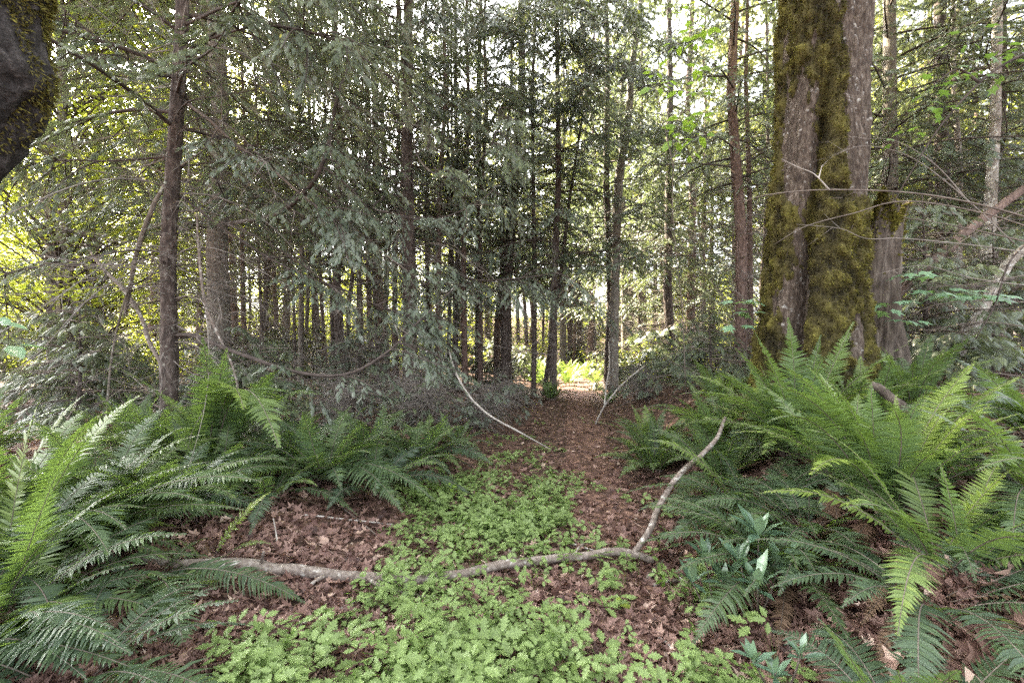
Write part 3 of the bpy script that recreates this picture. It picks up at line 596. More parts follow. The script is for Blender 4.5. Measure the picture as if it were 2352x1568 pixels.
def snag():
    D = 5.0; b = P(1958, 800, D); b[2] = float(gz(b[0], b[1]))
    t = thing('broken_snag', 'rotten broken snag leaning against the mossy maple with moss on its jagged top', 'dead tree', b)
    na, nz = 90, 110; a = np.linspace(0, 2 * PI, na, endpoint=False); s = np.linspace(0, 1, nz); A, S = np.meshgrid(a, s)
    top = P(2040, 440, D)[2] - b[2]
    H = top * (0.90 + 0.22 * (fbm(np.stack([np.cos(A) * 1.8, np.sin(A) * 1.8, 0 * A], -1), 3) - 0.5) * 2 + 0.07 * np.cos(A))
    Zz = -0.2 + S * (H + 0.2)
    r = np.interp(Zz, [-0.2, 0.3, 1.0, 2.0], [0.50, 0.40, 0.34, 0.30]) * (1 + 0.65 * (fbm(np.stack([np.cos(A) * 1.6, np.sin(A) * 1.6, Zz * 0.7 + 4], -1), 3) - 0.5) * 2) + 0.16 * (np.abs(fbm(np.stack([np.cos(A) * 7, np.sin(A) * 7, Zz * 1.2], -1), 3) - 0.5))
    V = np.stack([r * np.cos(A) + 0.10 * Zz, r * np.sin(A), Zz], -1).reshape(-1, 3)
    i = np.arange(nz - 1)[:, None] * na; j = np.arange(na)[None]; jn = (j + 1) % na
    Q = np.stack([i + j, i + jn, i + na + jn, i + na + j], -1).reshape(-1, 4)
    e = (nz - 1) * na; k = len(V); V = np.vstack([V, [[0.10 * top, 0, top * 0.55]]])
    T = np.stack([e + np.arange(na), e + (np.arange(na) + 1) % na, np.full(na, k)], 1)
    mb = MB(); mb.add(V, [Q, T]); link('trunk', mb.mesh('trunk', SNAG, True), t)
    rng = np.random.default_rng(9); mb = MB(); N = 9000
    ia = rng.integers(0, na, N); down = rng.exponential(0.11, N); row = np.clip((nz - 1 - (down / top * nz)).astype(int), 0, nz - 1)
    ok = (fbm(np.stack([np.cos(a[ia]) * 3, np.sin(a[ia]) * 3, down * 4], -1), 3) > 0.44); ia, row = ia[ok], row[ok]
    p = V[row * na + ia]; o_ = np.stack([np.cos(a[ia]), np.sin(a[ia]), 0.5 + 0 * ia], -1)
    mb.inst(DIAMOND[0], DIAMOND[1], basis(o_ + rng.normal(0, .6, (len(ia), 3)), rng.normal(0, 1, (len(ia), 3)), rng.uniform(0.02, 0.05, len(ia))), p + o_ * 0.01, rng.uniform(0.3, 1, len(ia)))
    link('moss', mb.mesh('moss', MOSSM), t)
snag()
def near_trunk():
    ctrl = np.array([[-2.6, 0.9, 0.0], P(-330, 480, 1.75), P(-105, 310, 1.75), P(-42, 170, 1.75), P(-5, 10, 1.75), P(20, -160, 1.75), P(60, -500, 1.8), P(120, -1000, 2.0)])
    t = thing('leaning_tree', 'thick mossy trunk with dark burl bulging in at the left top corner', 'tree', ctrl[0])
    pts = spline(ctrl, 130) - ctrl[0]; na = 64
    tt, n, b = frames(pts); a = np.linspace(0, 2 * PI, na, endpoint=False); A = np.repeat(a[None], len(pts), 0); S = np.repeat(np.linspace(0, 1, len(pts))[:, None], na, 1)
    q = np.stack([np.cos(A) * 1.3, np.sin(A) * 1.3, S * 9], -1)
    r = 0.155 * (1 + 0.42 * (fbm(q, 4) - 0.5) * 2) + 0.02 * (np.abs(fbm(np.stack([np.cos(A) * 7, np.sin(A) * 7, S * 60], -1), 3) - 0.5) * 2)
    r = r + 0.030 * (fbm(np.stack([np.cos(A) * 4, np.sin(A) * 4, S * 36 + 3], -1), 4) - 0.5) + 0.05 * np.exp(-((S - 0.42) / 0.07) ** 2) * fbm(np.stack([np.cos(A) * 4, np.sin(A) * 4, S * 40], -1), 3)
    V = pts[:, None] + r[..., None] * (np.cos(A)[..., None] * n[:, None] + np.sin(A)[..., None] * b[:, None])
    i = np.arange(len(pts) - 1)[:, None] * na; j = np.arange(na)[None]; jn = (j + 1) % na
    Q = np.stack([i + j, i + jn, i + na + jn, i + na + j], -1).reshape(-1, 4)
    mb = MB(); mb.add(V, Q); link('trunk', mb.mesh('trunk', BARK_BURL, True), t)
    rng = np.random.default_rng(12); N = 42000
    row = rng.integers(0, len(pts), N); ia = rng.integers(0, na, N)
    wz = V[row, ia][:, 2] + ctrl[0][2]; msk = fbm(np.stack([np.cos(a[ia]) * 2, np.sin(a[ia]) * 2, wz * 3], -1), 3) + 0.55 * (wz - 2.55)
    ok = msk > 0.42; row, ia = row[ok], ia[ok]; p = V[row, ia]
    o_ = np.cos(a[ia])[:, None] * n[row] + np.sin(a[ia])[:, None] * b[row]
    d = o_ + rng.normal(0, 0.6, o_.shape); d[:, 2] -= 0.4
    mb = MB(); mb.inst(DIAMOND[0], DIAMOND[1], basis(d, rng.normal(0, 1, o_.shape), rng.uniform(0.010, 0.03, len(ia)), rng.uniform(0.005, 0.010, len(ia))), p, np.clip(rng.normal(0.6, 0.22, len(ia)), 0, 1))
    link('moss', mb.mesh('moss', MOSSM), t)
near_trunk()

# ------------------------------------------------------------------ sword ferns
def frond_mesh(rng, base, tip, rise, width, var, mat=None, roll=0.0):
    base = np.asarray(base, float); tip = np.asarray(tip, float); L0 = np.linalg.norm(tip - base)
    ctl = base * 0.55 + tip * 0.45 + np.array([0, 0, rise * L0])
    s = np.linspace(0, 1, 18)[:, None]; c = (1 - s) ** 2 * base + 2 * s * (1 - s) * ctl + s ** 2 * tip
    side_wob = rng.normal(0, 0.03) * L0 * np.sin(s * PI); h = unit(np.cross(tip - base, [0, 0, 1.0])); c = c + side_wob * h
    seg = np.linalg.norm(np.diff(c, axis=0), axis=1); L = seg.sum(); arc = np.r_[0, np.cumsum(seg)] / L
    mb = MB()
    tube(mb, c, np.linspace(0.0035, 0.0010, 18) * (0.6 + L * 0.6), 4, var * 0.6, 1, cap=False)
    n = int(np.clip(L / 0.019, 20, 58)); q = np.linspace(0.13, 0.995, n)
    p = np.stack([np.interp(q, arc, c[:, k]) for k in range(3)], -1)
    t = unit(np.stack([np.interp(q, arc, np.gradient(c[:, k])) for k in range(3)], -1))
    hh = unit(np.cross(t, np.array([0, 0, 1.0]) + 0.001)); flat = np.linalg.norm(np.cross(t, [0, 0, 1.0]), axis=1)
    hh = unit(hh + 0 * flat[:, None]); up = unit(np.cross(hh, t))
    rl = roll + rng.normal(0, 0.18); hs = hh * math.cos(rl) + up * math.sin(rl); us = np.cross(hs, t)
    w = width * L * (sstep(0.02, 0.35, q) * (1 - sstep(0.55, 1.04, q) * 0.97)) * 1.0
    wd = (L / n) * 0.43
    for sd in (-1, 1):
        ww = w * rng.uniform(0.84, 1.08, n) * np.where(rng.uniform(size=n) < 0.07, rng.uniform(0.15, 0.7, n), 1) + 0.004
        d = unit(hs * sd + t * (0.22 + 0.35 * q[:, None]) + us * (0.10) + rng.normal(0, 0.06, (n, 3)))
        nb = t * wd
        curl = np.array([0, 0, -1.0])
        m = p + d * (ww * 0.5)[:, None] + curl * (0.03 * ww)[:, None]
        e = p + d * ww[:, None] + curl * (0.20 * ww)[:, None] + t * (0.10 * ww)[:, None]
        tw = us * (wd * rng.uniform(-0.5, 0.5, n))[:, None]
        V = np.stack([p - nb * 0.8, p + nb * 0.95, m + nb * 0.85 + tw, m - nb * 0.85 - tw, e], 1).reshape(-1, 3)
        i = np.arange(n)[:, None] * 5
        Q = i + np.array([[0, 1, 2, 3]]); T = i + np.array([[3, 2, 4]])
        if sd > 0: Q, T = Q[:, ::-1], T[:, ::-1]
        vv = np.clip(var + rng.normal(0, 0.07, n) + 0.10 * (q - 0.5), 0, 1)
        mb.add(V, [Q, T], vv)
    return mb.mesh('frond', [mat or FERN, TWIG])
def fern(label, px, py, n, L, var=0.35, vs_=0.12, manual=(), seed=0, el=(0.35, 1.35), az=(0, 2 * PI), at=None, group='sword ferns', dead=5, width=0.14):
    rng = np.random.default_rng(1000 + seed)
    b = np.array(at, float) if at is not None else G(px, py)
    t = thing('sword_fern', label, 'fern', b, group)
    for k in range(n):
        a = az[0] + (az[1] - az[0]) * ((k * 0.618) % 1.0) + rng.normal(0, 0.12); f = (k + 0.5) / n
        e = el[0] + (el[1] - el[0]) * f + rng.normal(0, 0.08)
        l = L * rng.uniform(0.78, 1.1)
        st = np.array([math.cos(a), math.sin(a), 0]) * 0.05
        tip = st + np.array([math.cos(a) * math.cos(e) * 0.92, math.sin(a) * math.cos(e) * 0.92, math.sin(e) * 0.86 - 0.10]) * l
        gzt = float(gz(b[0] + tip[0], b[1] + tip[1])) - b[2] + 0.06
        tip[2] = max(tip[2], gzt)
        link('frond', frond_mesh(rng, st, tip, 0.30 + 0.10 * (1 - f), width * rng.uniform(0.85, 1.1), np.clip(rng.normal(var, vs_), 0, 1)), t)
    for tx, ty, td, rise, vv in manual:
        st = rng.normal(0, 0.04, 3) * [1, 1, 0]
        link('frond', frond_mesh(rng, st, P(tx, ty, td) - b, rise, width, vv), t)
    for k in range(dead):
        a = rng.uniform(0, 2 * PI); l = L * rng.uniform(0.4, 0.75); tip = np.array([math.cos(a) * l, math.sin(a) * l, 0])
        tip[2] = float(gz(b[0] + tip[0], b[1] + tip[1])) - b[2] + 0.03
        d_ = link('dry_frond', frond_mesh(rng, np.zeros(3), tip, 0.22, width * 0.7, rng.uniform(), DEADFERN), t)
    return t
LF, RF = 'sword ferns left of the path', 'sword ferns on the right bank'
# left side
fern('big upright fern with tall green fronds in front of the slender knobbly conifer', 480, 1075, 26, 1.05, 0.35, seed=1, group=LF, manual=[(465, 775, 3.6, .05, .4), (520, 800, 3.6, .05, .5), (250, 835, 3.7, .25, .4), (640, 850, 3.9, .3, .35), (730, 905, 3.9, .35, .45), (560, 940, 3.0, .45, .65), (640, 1025, 2.9, .55, .45)])
fern('yellowish fern at the left edge, fronds reaching right over dark gap', -20, 1230, 26, 1.0, 0.45, seed=2, group=LF, el=(0.05, 0.7), at=(-2.75, 2.35, float(gz(-2.75, 2.35))), manual=[(245, 945, 2.4, .35, .6), (100, 900, 2.5, .3, .6), (325, 905, 2.9, .3, .6), (210, 1000, 2.2, .3, .45)])
fern('wide dark green fern with flat layered fronds above the log butt', 130, 1290, 24, 0.95, 0.30, seed=3, group=LF, el=(0.1, 0.95), manual=[(465, 1150, 2.3, .3, .28), (480, 1060, 2.5, .25, .35), (290, 1215, 2.05, .35, .22), (560, 1170, 2.5, .28, .3), (250, 1270, 1.95, .4, .2), (600, 1105, 2.6, .3, .3)])
fern('blue green fern in the left bottom corner, lowest of the left ferns', -40, 1500, 14, 0.75, 0.10, 0.06, seed=4, group=LF, el=(0.05, 0.7), manual=[(330, 1545, 1.55, .35, .05), (255, 1440, 1.6, .3, .08), (300, 1500, 1.55, .32, .02), (90, 1420, 1.6, .3, .15), (200, 1560, 1.5, .35, .05)])
fern('small fern under the white log with one frond hanging down', 340, 1345, 5, 0.4, 0.25, seed=5, group=LF, el=(0.1, 0.6), manual=[(415, 1440, 2.05, .45, .3), (705, 1385, 2.3, .28, .18), (380, 1330, 2.1, .4, .4), (430, 1530, 1.85, .5, .32)])
fern('little yellow green fern frond standing over the pale buried stick', 490, 1290, 2, 0.35, 0.5, seed=6, group=LF, manual=[(620, 1130, 2.75, .25, .85)], dead=1)
fern('dull fern with fronds arching right over the leaf litter hollow', 745, 1105, 20, 0.95, 0.28, seed=7, group=LF, el=(0.15, 1.1), manual=[(1000, 1150, 3.4, .35, .2), (925, 1175, 3.3, .4, .22), (850, 1040, 3.5, .3, .35), (600, 1060, 3.4, .3, .3), (900, 1010, 3.8, .3, .4)])
fern('brownish fern beside the path edge left of the herb carpet', 975, 1060, 18, 0.8, 0.42, seed=8, group=LF, el=(0.15, 1.2), manual=[(1130, 1065, 4.6, .35, .08), (1060, 1020, 4.8, .3, .12), (830, 1010, 4.7, .25, .5)])
fern('low fern half buried in twigs behind the big upright left fern', 300, 985, 18, 0.9, 0.30, seed=9, group=LF, at=(-4.1, 4.7, float(gz(-4.1, 4.7))))
fern('dark fern behind the yellowish left edge fern under the alder', 60, 950, 18, 1.0, 0.32, seed=10, group=LF, at=(-4.9, 4.0, float(gz(-4.9, 4.0))))
fern('grey green fern standing behind the dull arching fern near brush', 650, 1000, 14, 0.8, 0.28, seed=11, group=LF, at=(-2.6, 5.2, float(gz(-2.6, 5.2))))
fern('mid green fern filling the gap between the big upright and layered ferns', 330, 1150, 20, 0.95, 0.33, seed=12, group=LF, el=(0.1, 0.9), at=(-2.55, 3.15, float(gz(-2.55, 3.15))), manual=[(470, 1180, 2.8, .3, .3), (420, 1050, 2.9, .25, .38), (230, 1060, 2.8, .3, .35), (160, 1000, 2.8, .3, .5)])
fern('fern with broad flat fronds at the left edge, between yellowish and corner ferns', 30, 1350, 18, 0.85, 0.26, seed=13, group=LF, el=(0.0, 0.8), at=(-2.25, 1.9, float(gz(-2.25, 1.9))), manual=[(190, 1180, 1.9, .3, .22), (260, 1130, 2.0, .25, .3), (130, 1090, 1.9, .2, .4)])
fern('loose fern under the knobbly conifer reaching over twiggy brush', 400, 960, 20, 1.0, 0.36, seed=14, group=LF, at=(-3.4, 4.3, float(gz(-3.4, 4.3))))
fern('flat dull fern in the litter hollow below the big upright fern', 560, 1130, 14, 0.8, 0.25, seed=15, group=LF, el=(0.0, 0.7), at=(-1.95, 3.5, float(gz(-1.95, 3.5))))
fern('thin fern between dull arching fern and the foot of the narrow dark trunk', 830, 990, 18, 0.85, 0.33, seed=16, group=LF, el=(0.1, 1.1), at=(-1.6, 4.9, float(gz(-1.6, 4.9))))
fern('fern close behind the dull arching fern, fronds crossing the lower curved bough', 700, 1020, 18, 0.95, 0.30, seed=17, group=LF, el=(0.1, 1.1), at=(-2.15, 4.35, float(gz(-2.15, 4.35))))
fern('fern at the right shoulder of the big upright fern', 620, 1060, 18, 0.95, 0.40, seed=18, group=LF, el=(0.1, 1.0), at=(-2.5, 3.75, float(gz(-2.5, 3.75))))
fern('small faded fern next to the low end of the arching pale stick', 1020, 1000, 14, 0.65, 0.30, seed=19, group=LF, el=(0.1, 1.1), at=(-0.75, 5.9, float(gz(-0.75, 5.9))))
fern('drab fern at the upper edge of the litter hollow, tips touching the path herbs', 800, 1080, 16, 0.85, 0.24, seed=60, group=LF, el=(0.05, 0.8), at=(-1.25, 3.95, float(gz(-1.25, 3.95))))
fern('drab low fern beside the brownish one left of the path', 930, 1030, 16, 0.8, 0.28, seed=61, group=LF, el=(0.05, 0.9), at=(-1.1, 4.7, float(gz(-1.1, 4.7))))
fern('tall yellow green fern at the left edge behind the yellowish fronds', 40, 1000, 20, 1.1, 0.50, seed=63, group=LF, el=(0.2, 1.1), at=(-3.5, 3.0, float(gz(-3.5, 3.0))))
fern('full green fern between left edge ferns and the big upright fern', 200, 1030, 20, 1.05, 0.38, seed=64, group=LF, el=(0.1, 1.1), at=(-3.05, 3.25, float(gz(-3.05, 3.25))))
fern('blue grey fern at the bottom left, between the corner fern and the white limb butt', 180, 1450, 14, 0.7, 0.10, 0.05, seed=65, group=LF, el=(0.0, 0.6), at=(-1.62, 1.62, float(gz(-1.62, 1.62))))
# right side
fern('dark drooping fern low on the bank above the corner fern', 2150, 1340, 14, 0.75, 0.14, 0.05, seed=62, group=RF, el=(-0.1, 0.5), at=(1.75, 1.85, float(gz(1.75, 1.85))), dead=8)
fern('bushy fern between the tall fern and the vine maple twig', 2000, 900, 22, 1.0, 0.45, seed=30, group=RF, at=(3.1, 3.9, float(gz(3.1, 3.9))))
fern('fern behind the compact pale green one at the bank edge', 1540, 930, 22, 0.9, 0.40, seed=31, group=RF, at=(1.75, 5.5, float(gz(1.75, 5.5))))
fern('fern on top of the bank behind the arching pale fern', 1620, 880, 22, 1.0, 0.42, seed=32, group=RF, at=(2.25, 4.9, float(gz(2.25, 4.9))))
fern('fern filling the bank between the tall fern and largest fern', 1900, 1050, 22, 0.95, 0.40, seed=33, group=RF, at=(2.25, 3.0, float(gz(2.25, 3.0))), el=(0.1, 1.1))
fern('fern far back on the bank below the tall reddish conifer', 1690, 850, 18, 0.9, 0.40, seed=34, group=RF, at=(2.9, 6.2, float(gz(2.9, 6.2))))
fern('fern at the right edge over the front fern arms', 2340, 1120, 20, 0.95, 0.45, seed=35, group=RF, at=(2.75, 2.25, float(gz(2.75, 2.25))), el=(0.1, 1.1))
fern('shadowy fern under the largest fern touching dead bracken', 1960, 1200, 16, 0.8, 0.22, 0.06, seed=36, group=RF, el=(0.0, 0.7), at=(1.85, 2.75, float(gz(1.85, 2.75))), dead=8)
fern('compact pale green fern nearest the pale forked stick beside the path', 1485, 1010, 24, 0.80, 0.35, seed=20, group=RF, el=(0.1, 1.35), at=(1.62, 5.0, float(gz(1.62, 5.0))), manual=[(1415, 990, 4.7, .35, .12), (1400, 945, 4.9, .3, .2)])
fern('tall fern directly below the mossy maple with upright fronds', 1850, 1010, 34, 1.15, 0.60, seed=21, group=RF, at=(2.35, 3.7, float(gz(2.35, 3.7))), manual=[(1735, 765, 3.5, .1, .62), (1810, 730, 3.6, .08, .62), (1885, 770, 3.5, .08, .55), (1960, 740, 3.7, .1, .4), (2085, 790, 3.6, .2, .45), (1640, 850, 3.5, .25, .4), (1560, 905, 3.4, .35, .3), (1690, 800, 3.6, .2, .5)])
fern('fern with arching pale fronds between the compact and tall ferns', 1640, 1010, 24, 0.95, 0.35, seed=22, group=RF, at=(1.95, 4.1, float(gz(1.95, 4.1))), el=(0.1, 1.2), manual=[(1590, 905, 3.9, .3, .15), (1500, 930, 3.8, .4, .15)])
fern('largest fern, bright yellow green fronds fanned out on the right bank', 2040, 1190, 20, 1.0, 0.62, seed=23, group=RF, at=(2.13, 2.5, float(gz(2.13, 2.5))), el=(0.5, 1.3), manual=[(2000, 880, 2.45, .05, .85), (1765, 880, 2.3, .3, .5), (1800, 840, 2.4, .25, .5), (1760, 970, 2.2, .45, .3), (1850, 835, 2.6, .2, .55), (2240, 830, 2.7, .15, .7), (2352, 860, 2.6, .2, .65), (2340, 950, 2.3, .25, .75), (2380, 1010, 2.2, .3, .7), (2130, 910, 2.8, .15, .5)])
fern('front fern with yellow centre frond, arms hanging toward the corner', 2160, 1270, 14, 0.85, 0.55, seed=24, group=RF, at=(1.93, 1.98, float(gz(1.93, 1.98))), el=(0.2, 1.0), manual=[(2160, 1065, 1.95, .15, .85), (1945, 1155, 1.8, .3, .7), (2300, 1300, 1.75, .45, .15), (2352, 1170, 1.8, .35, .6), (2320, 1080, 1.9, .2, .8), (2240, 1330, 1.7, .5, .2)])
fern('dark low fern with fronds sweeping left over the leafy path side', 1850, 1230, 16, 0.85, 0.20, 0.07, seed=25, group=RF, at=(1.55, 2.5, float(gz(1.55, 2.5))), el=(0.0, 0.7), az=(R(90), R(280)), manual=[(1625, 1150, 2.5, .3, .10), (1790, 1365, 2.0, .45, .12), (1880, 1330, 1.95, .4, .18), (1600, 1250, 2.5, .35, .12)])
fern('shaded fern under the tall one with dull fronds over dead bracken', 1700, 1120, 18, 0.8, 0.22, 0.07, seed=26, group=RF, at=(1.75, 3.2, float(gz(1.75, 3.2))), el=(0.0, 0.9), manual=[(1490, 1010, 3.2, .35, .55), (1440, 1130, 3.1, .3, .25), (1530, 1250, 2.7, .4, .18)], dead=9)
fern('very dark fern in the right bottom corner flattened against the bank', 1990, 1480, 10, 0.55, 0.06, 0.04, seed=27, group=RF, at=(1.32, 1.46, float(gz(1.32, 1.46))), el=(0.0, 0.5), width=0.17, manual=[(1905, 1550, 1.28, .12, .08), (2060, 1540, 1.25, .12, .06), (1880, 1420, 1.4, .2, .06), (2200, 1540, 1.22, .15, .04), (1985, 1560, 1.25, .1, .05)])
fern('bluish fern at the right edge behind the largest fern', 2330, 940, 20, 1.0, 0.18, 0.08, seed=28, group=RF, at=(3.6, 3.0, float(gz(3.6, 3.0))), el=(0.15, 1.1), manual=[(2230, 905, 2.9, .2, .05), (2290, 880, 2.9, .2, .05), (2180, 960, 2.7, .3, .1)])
fern('fern in shade right of the snag under the pale stem', 2180, 900, 18, 1.0, 0.35, seed=29, group=RF, at=(3.9, 4.3, float(gz(3.9, 4.3))))
# at the end of the path
fern('fern at the foot of the upright trunk where the path ends', 1262, 930, 16, 0.8, 0.35, seed=40, at=(0.98, 11.0, 0.02), group='ferns at the clearing')
fern('small fern at the right side of the path end, below forked stick', 1360, 935, 12, 0.6, 0.4, seed=41, at=(2.25, 10.2, 0.05), group='ferns at the clearing')
for k, (x, y) in enumerate([(1.1, 17.4), (2.2, 16.6), (2.9, 17.5), (3.7, 16.8), (0.2, 18.2), (4.4, 18.4), (2.4, 19.2), (3.4, 19.6), (1.2, 19.8), (0.6, 16.6), (3.0, 18.6), (4.6, 17.2), (1.9, 21.0), (3.9, 21.5), (5.2, 20.4), (0.4, 21.4), (0.9, 15.2), (1.9, 15.0), (2.9, 15.4), (3.6, 14.6), (1.5, 16.2)]):
    fern('sunlit yellow fern in the bright clearing beyond the path end', 0, 0, 14, 1.1, 0.92, seed=50 + k, at=(x, y, float(gz(x, y))), group='sunlit ferns in the clearing', dead=0)  # blades tinted yellower to carry the backlit glow of the clearing

# ------------------------------------------------------------------ understory: young conifers with twiggy low boughs
def sapling(label, at, seed, h, L, nb, mat, spray=0.13, fill=0.8, group='young conifers', template=SPRAY_FINE, dead=30, bare=0.12):
    rng = np.random.default_rng(seed); fol, wood = MB(), MB()
    b = np.array([at[0], at[1], float(gz(at[0], at[1]))]); t = thing('young_conifer', label, 'sapling', b, group)
    for k in range(nb):
        f = k / nb; z = 0.15 + f * (h - 0.2)
        bough(rng, fol, wood, np.array([0, 0, z]), rng.uniform(0, 2 * PI), L * (1.05 - 0.75 * f) * rng.uniform(0.6, 1.1), rng.normal(0.25, .15), 0.45, 0.2, spray, template, 0.075, fill, bare)
    if dead: dead_twigs(rng, wood, 0.1, h * 0.7, dead, L * 0.9, 0.004, 0.02)
    tm = MB(); tube(tm, spline([[0, 0, -0.1], [0.03, 0, h * 0.5], [0, 0.02, h]], 12), np.linspace(0.02 + 0.008 * h, 0.004, 12), 7)
    link('trunk', tm.mesh('trunk', LIMB, True), t); link('branches', wood.mesh('branches', [TWIG, TWIG_DEAD]), t); link('crown', fol.mesh('crown', mat), t)
sapling('twiggy young hemlock behind the big upright left fern', (-3.1, 5.4), 61, 1.3, 1.2, 26, CEDAR)
for q, (x, y, lab) in enumerate([(-2.3, 6.3, 'twiggy grey brush behind the grey green left fern'), (-1.25, 6.5, 'twiggy grey brush at the foot of the sturdy dark conifer'), (-0.55, 7.3, 'thin twiggy brush beside the upper end of the arching pale stick'), (-2.9, 7.6, 'tangled twig brush below the lower curved bough'), (-0.1, 9.6, 'tangled low brush at the left of the path end'), (-1.9, 8.6, 'bare tangled brush between the narrow and sturdy dark trunks'), (2.6, 8.6, 'low twig tangle behind the compact pale green fern')]):
    sapling(lab, (x, y), 160 + q, 0.85, 0.95, 16, CEDAR if q % 2 else SILVER, spray=0.10, fill=0.45, group='twiggy brush on the wood floor', dead=150)
sapling('twiggy young hemlock under the alder at the left', (-6.2, 6.3), 62, 1.7, 1.5, 32, CEDAR, spray=0.16)
sapling('brownish young conifer at the foot of the sturdy conifer', (-1.5, 7.2), 63, 1.0, 1.0, 14, SILVER, fill=0.35, dead=140)
sapling('grey green young conifer left of the path end', (-0.35, 8.4), 64, 0.9, 1.0, 14, SILVER, fill=0.35, dead=130)
sapling('low hemlock brush between the left fern and brown trunk', (-4.7, 7.6), 65, 1.5, 1.5, 30, CEDAR, spray=0.16)
sapling('young conifer with drooping dark boughs right of the snag', (5.6, 6.0), 66, 2.6, 1.7, 46, CEDAR, spray=0.16, dead=80)
sapling('dark bushy young conifer at the right edge under bare twigs', (7.2, 6.6), 67, 2.4, 1.7, 42, CEDAR, spray=0.17, dead=80)
sapling('young conifer behind the thick shaded trunk beyond the compact fern', (4.3, 9.6), 68, 1.5, 1.3, 26, CEDAR, spray=0.16)
sapling('low conifer brush under the tall reddish conifer', (3.4, 7.6), 69, 1.2, 1.2, 24, CEDAR, spray=0.15, dead=50)
sapling('wispy young hemlock between the brown trunk and narrow dark trunk', (-3.3, 9.5), 70, 1.7, 1.3, 30, SILVER, dead=70)
sapling('bushy conifer at the left edge under the glowing leaves', (-8.5, 8.5), 71, 2.0, 1.8, 40, CEDAR, spray=0.19)

# brush across the far floor of the wood
rng = np.random.default_rng(41)
def brush(seed, mat, leafy_):
    r_ = np.random.default_rng(seed); fol, wood = MB(), MB(); t = thing('brush_bush', 'x', 'bush', (0, 0, 0))
    if leafy_:
        n = 70; c = r_.normal(0, 1, (n, 3)) * [0.7, 0.7, 0.28] + [0, 0, 0.75]; c[:, 2] = np.abs(c[:, 2])
        cones(wood, np.zeros((n, 3)), c, 0.007); m = 22
        p = (c[:, None] + r_.normal(0, 0.17, (n, m, 3))).reshape(-1, 3); N = len(p); d = r_.normal(0, 1, (N, 3)); d[:, 2] *= .4
        fol.inst(DIAMOND[0], DIAMOND[1], basis(d, [0, 0, 1.0] + r_.normal(0, .4, (N, 3)), r_.uniform(.06, .12, N)), p, r_.uniform(0, 1, N))
    else:
        for k in range(30): bough(r_, fol, wood, np.array([0, 0, r_.uniform(.05, 1.2)]), r_.uniform(0, 6.28), r_.uniform(.5, 1.3), r_.normal(.3, .2), .4, .2, 0.2, SPRAY_FAR, 0.11, .7)
        dead_twigs(r_, wood, 0, 1.2, 70, 1.4, 0.005, 0.02)
    link('branches', wood.mesh('branches', [TWIG, TWIG_DEAD]), t); link('crown', fol.mesh('crown', mat), t); return t
for q, (x, y) in enumerate([(-0.9, 13.2), (-0.3, 14.6), (3.1, 13.4), (3.7, 12.6), (4.3, 13.8), (0.35, 16.3)]):
    b_ = brush(60 + q, CEDAR, False); b_.location = (x, y, float(gz(x, y))); b_.scale = (.7, .7, .7 + .1 * (q % 3)); b_['group'] = 'bushes on the far wood floor'
    b_['label'] = 'dark twiggy brush at the mouth of the sunny clearing, ' + ('left of the upright trunk' if x < 0.5 else 'right of the forked stick')
bp = [brush(1, BROAD, True), brush(2, FAR_FOL, False), brush(3, CEDAR, False), brush(4, BROAD, True)]; used = set(); n_ = 0
while n_ < 150:
    d = rng.uniform(12.5, 32) if n_ < 80 else rng.uniform(30, 62); px = rng.uniform(-100, 2450); x = (px - 1176) / FPX * d
    if d < 16 and 1080 < px < 1480: continue
    if d < 24 and 1180 < px < 1420: continue
    j = n_ % 4; t = bp[j] if j not in used else copy_tree(bp[j]); used.add(j); n_ += 1
    t.location = (x, d, float(gz(x, d))); t.rotation_euler = (0, 0, rng.uniform(0, 6.28)); s = rng.uniform(.8, 1.5) * (1 if d < 32 else 1.7); t.scale = (s, s, s)
    z = 'left of' if px < 1200 else ('right of' if px > 1450 else 'straight behind')
    t['label'] = ('leafy green bush' if j in (0, 3) else 'twiggy dark bush') + ' on the wood floor ' + z + ' the sunny clearing'; t['group'] = 'bushes on the far wood floor'

# ------------------------------------------------------------------ hand-placed boughs of the near cedars: a thing for each drooping branch tree
def swoop(tree, pts, r, mat, spray_mat=None, seed=0, spray=0.15, name='bough', fill=0.9):
    """a long curved limb through given points with hanging sprays, a part of its tree"""
    rng = np.random.default_rng(seed); c = spline([P(*p) for p in pts], 30); org = np.array(tree.location)
    inv = tree.matrix_basis.inverted(); Mi = np.array(inv)
    loc = c @ Mi[:3, :3].T + Mi[:3, 3]
    mb = MB(); tube(mb, loc, np.linspace(r, r * 0.25, 30), 8, rng.uniform(), rough=0.12)
    o = link(name, mb.mesh(name, mat, True), tree)
    if spray_mat is not None:
        fol, wood = MB(), MB()
        for k in range(int(26 * fill)):
            q = rng.integers(9, 29); az = math.atan2(loc[q][1] - loc[q - 1][1], loc[q][0] - loc[q - 1][0]) + rng.choice([-1, 1]) * rng.uniform(0.4, 1.2)
            bough(rng, fol, wood, loc[q], az, rng.uniform(0.4, 1.0), rng.normal(-0.1, .3), 0.5, 0.2, spray * 0.62, SPRAY_FINE, 0.07, 0.8, 0.1, 0.006)
        f = link('foliage', fol.mesh('foliage', spray_mat), o); link('twigs', wood.mesh('twigs', LIMB), o)
trees = {o['label']: o for o in COL.objects if 'label' in o.keys()}
def by(s): return next(o for l, o in trees.items() if l.startswith(s))
KN = by('slender dark conifer with knobbly'); BR = by('thick brown conifer'); ST = by('sturdy dark'); ND = by('straight conifer with narrow')
swoop(BR, [(520, 515, 8.6), (560, 508, 6.4), (640, 490, 5.2), (715, 425, 4.7), (752, 340, 4.6), (770, 240, 4.6), (800, 150, 4.8)], 0.036, LIMB, CEDAR, 1, 0.14, fill=0.6)
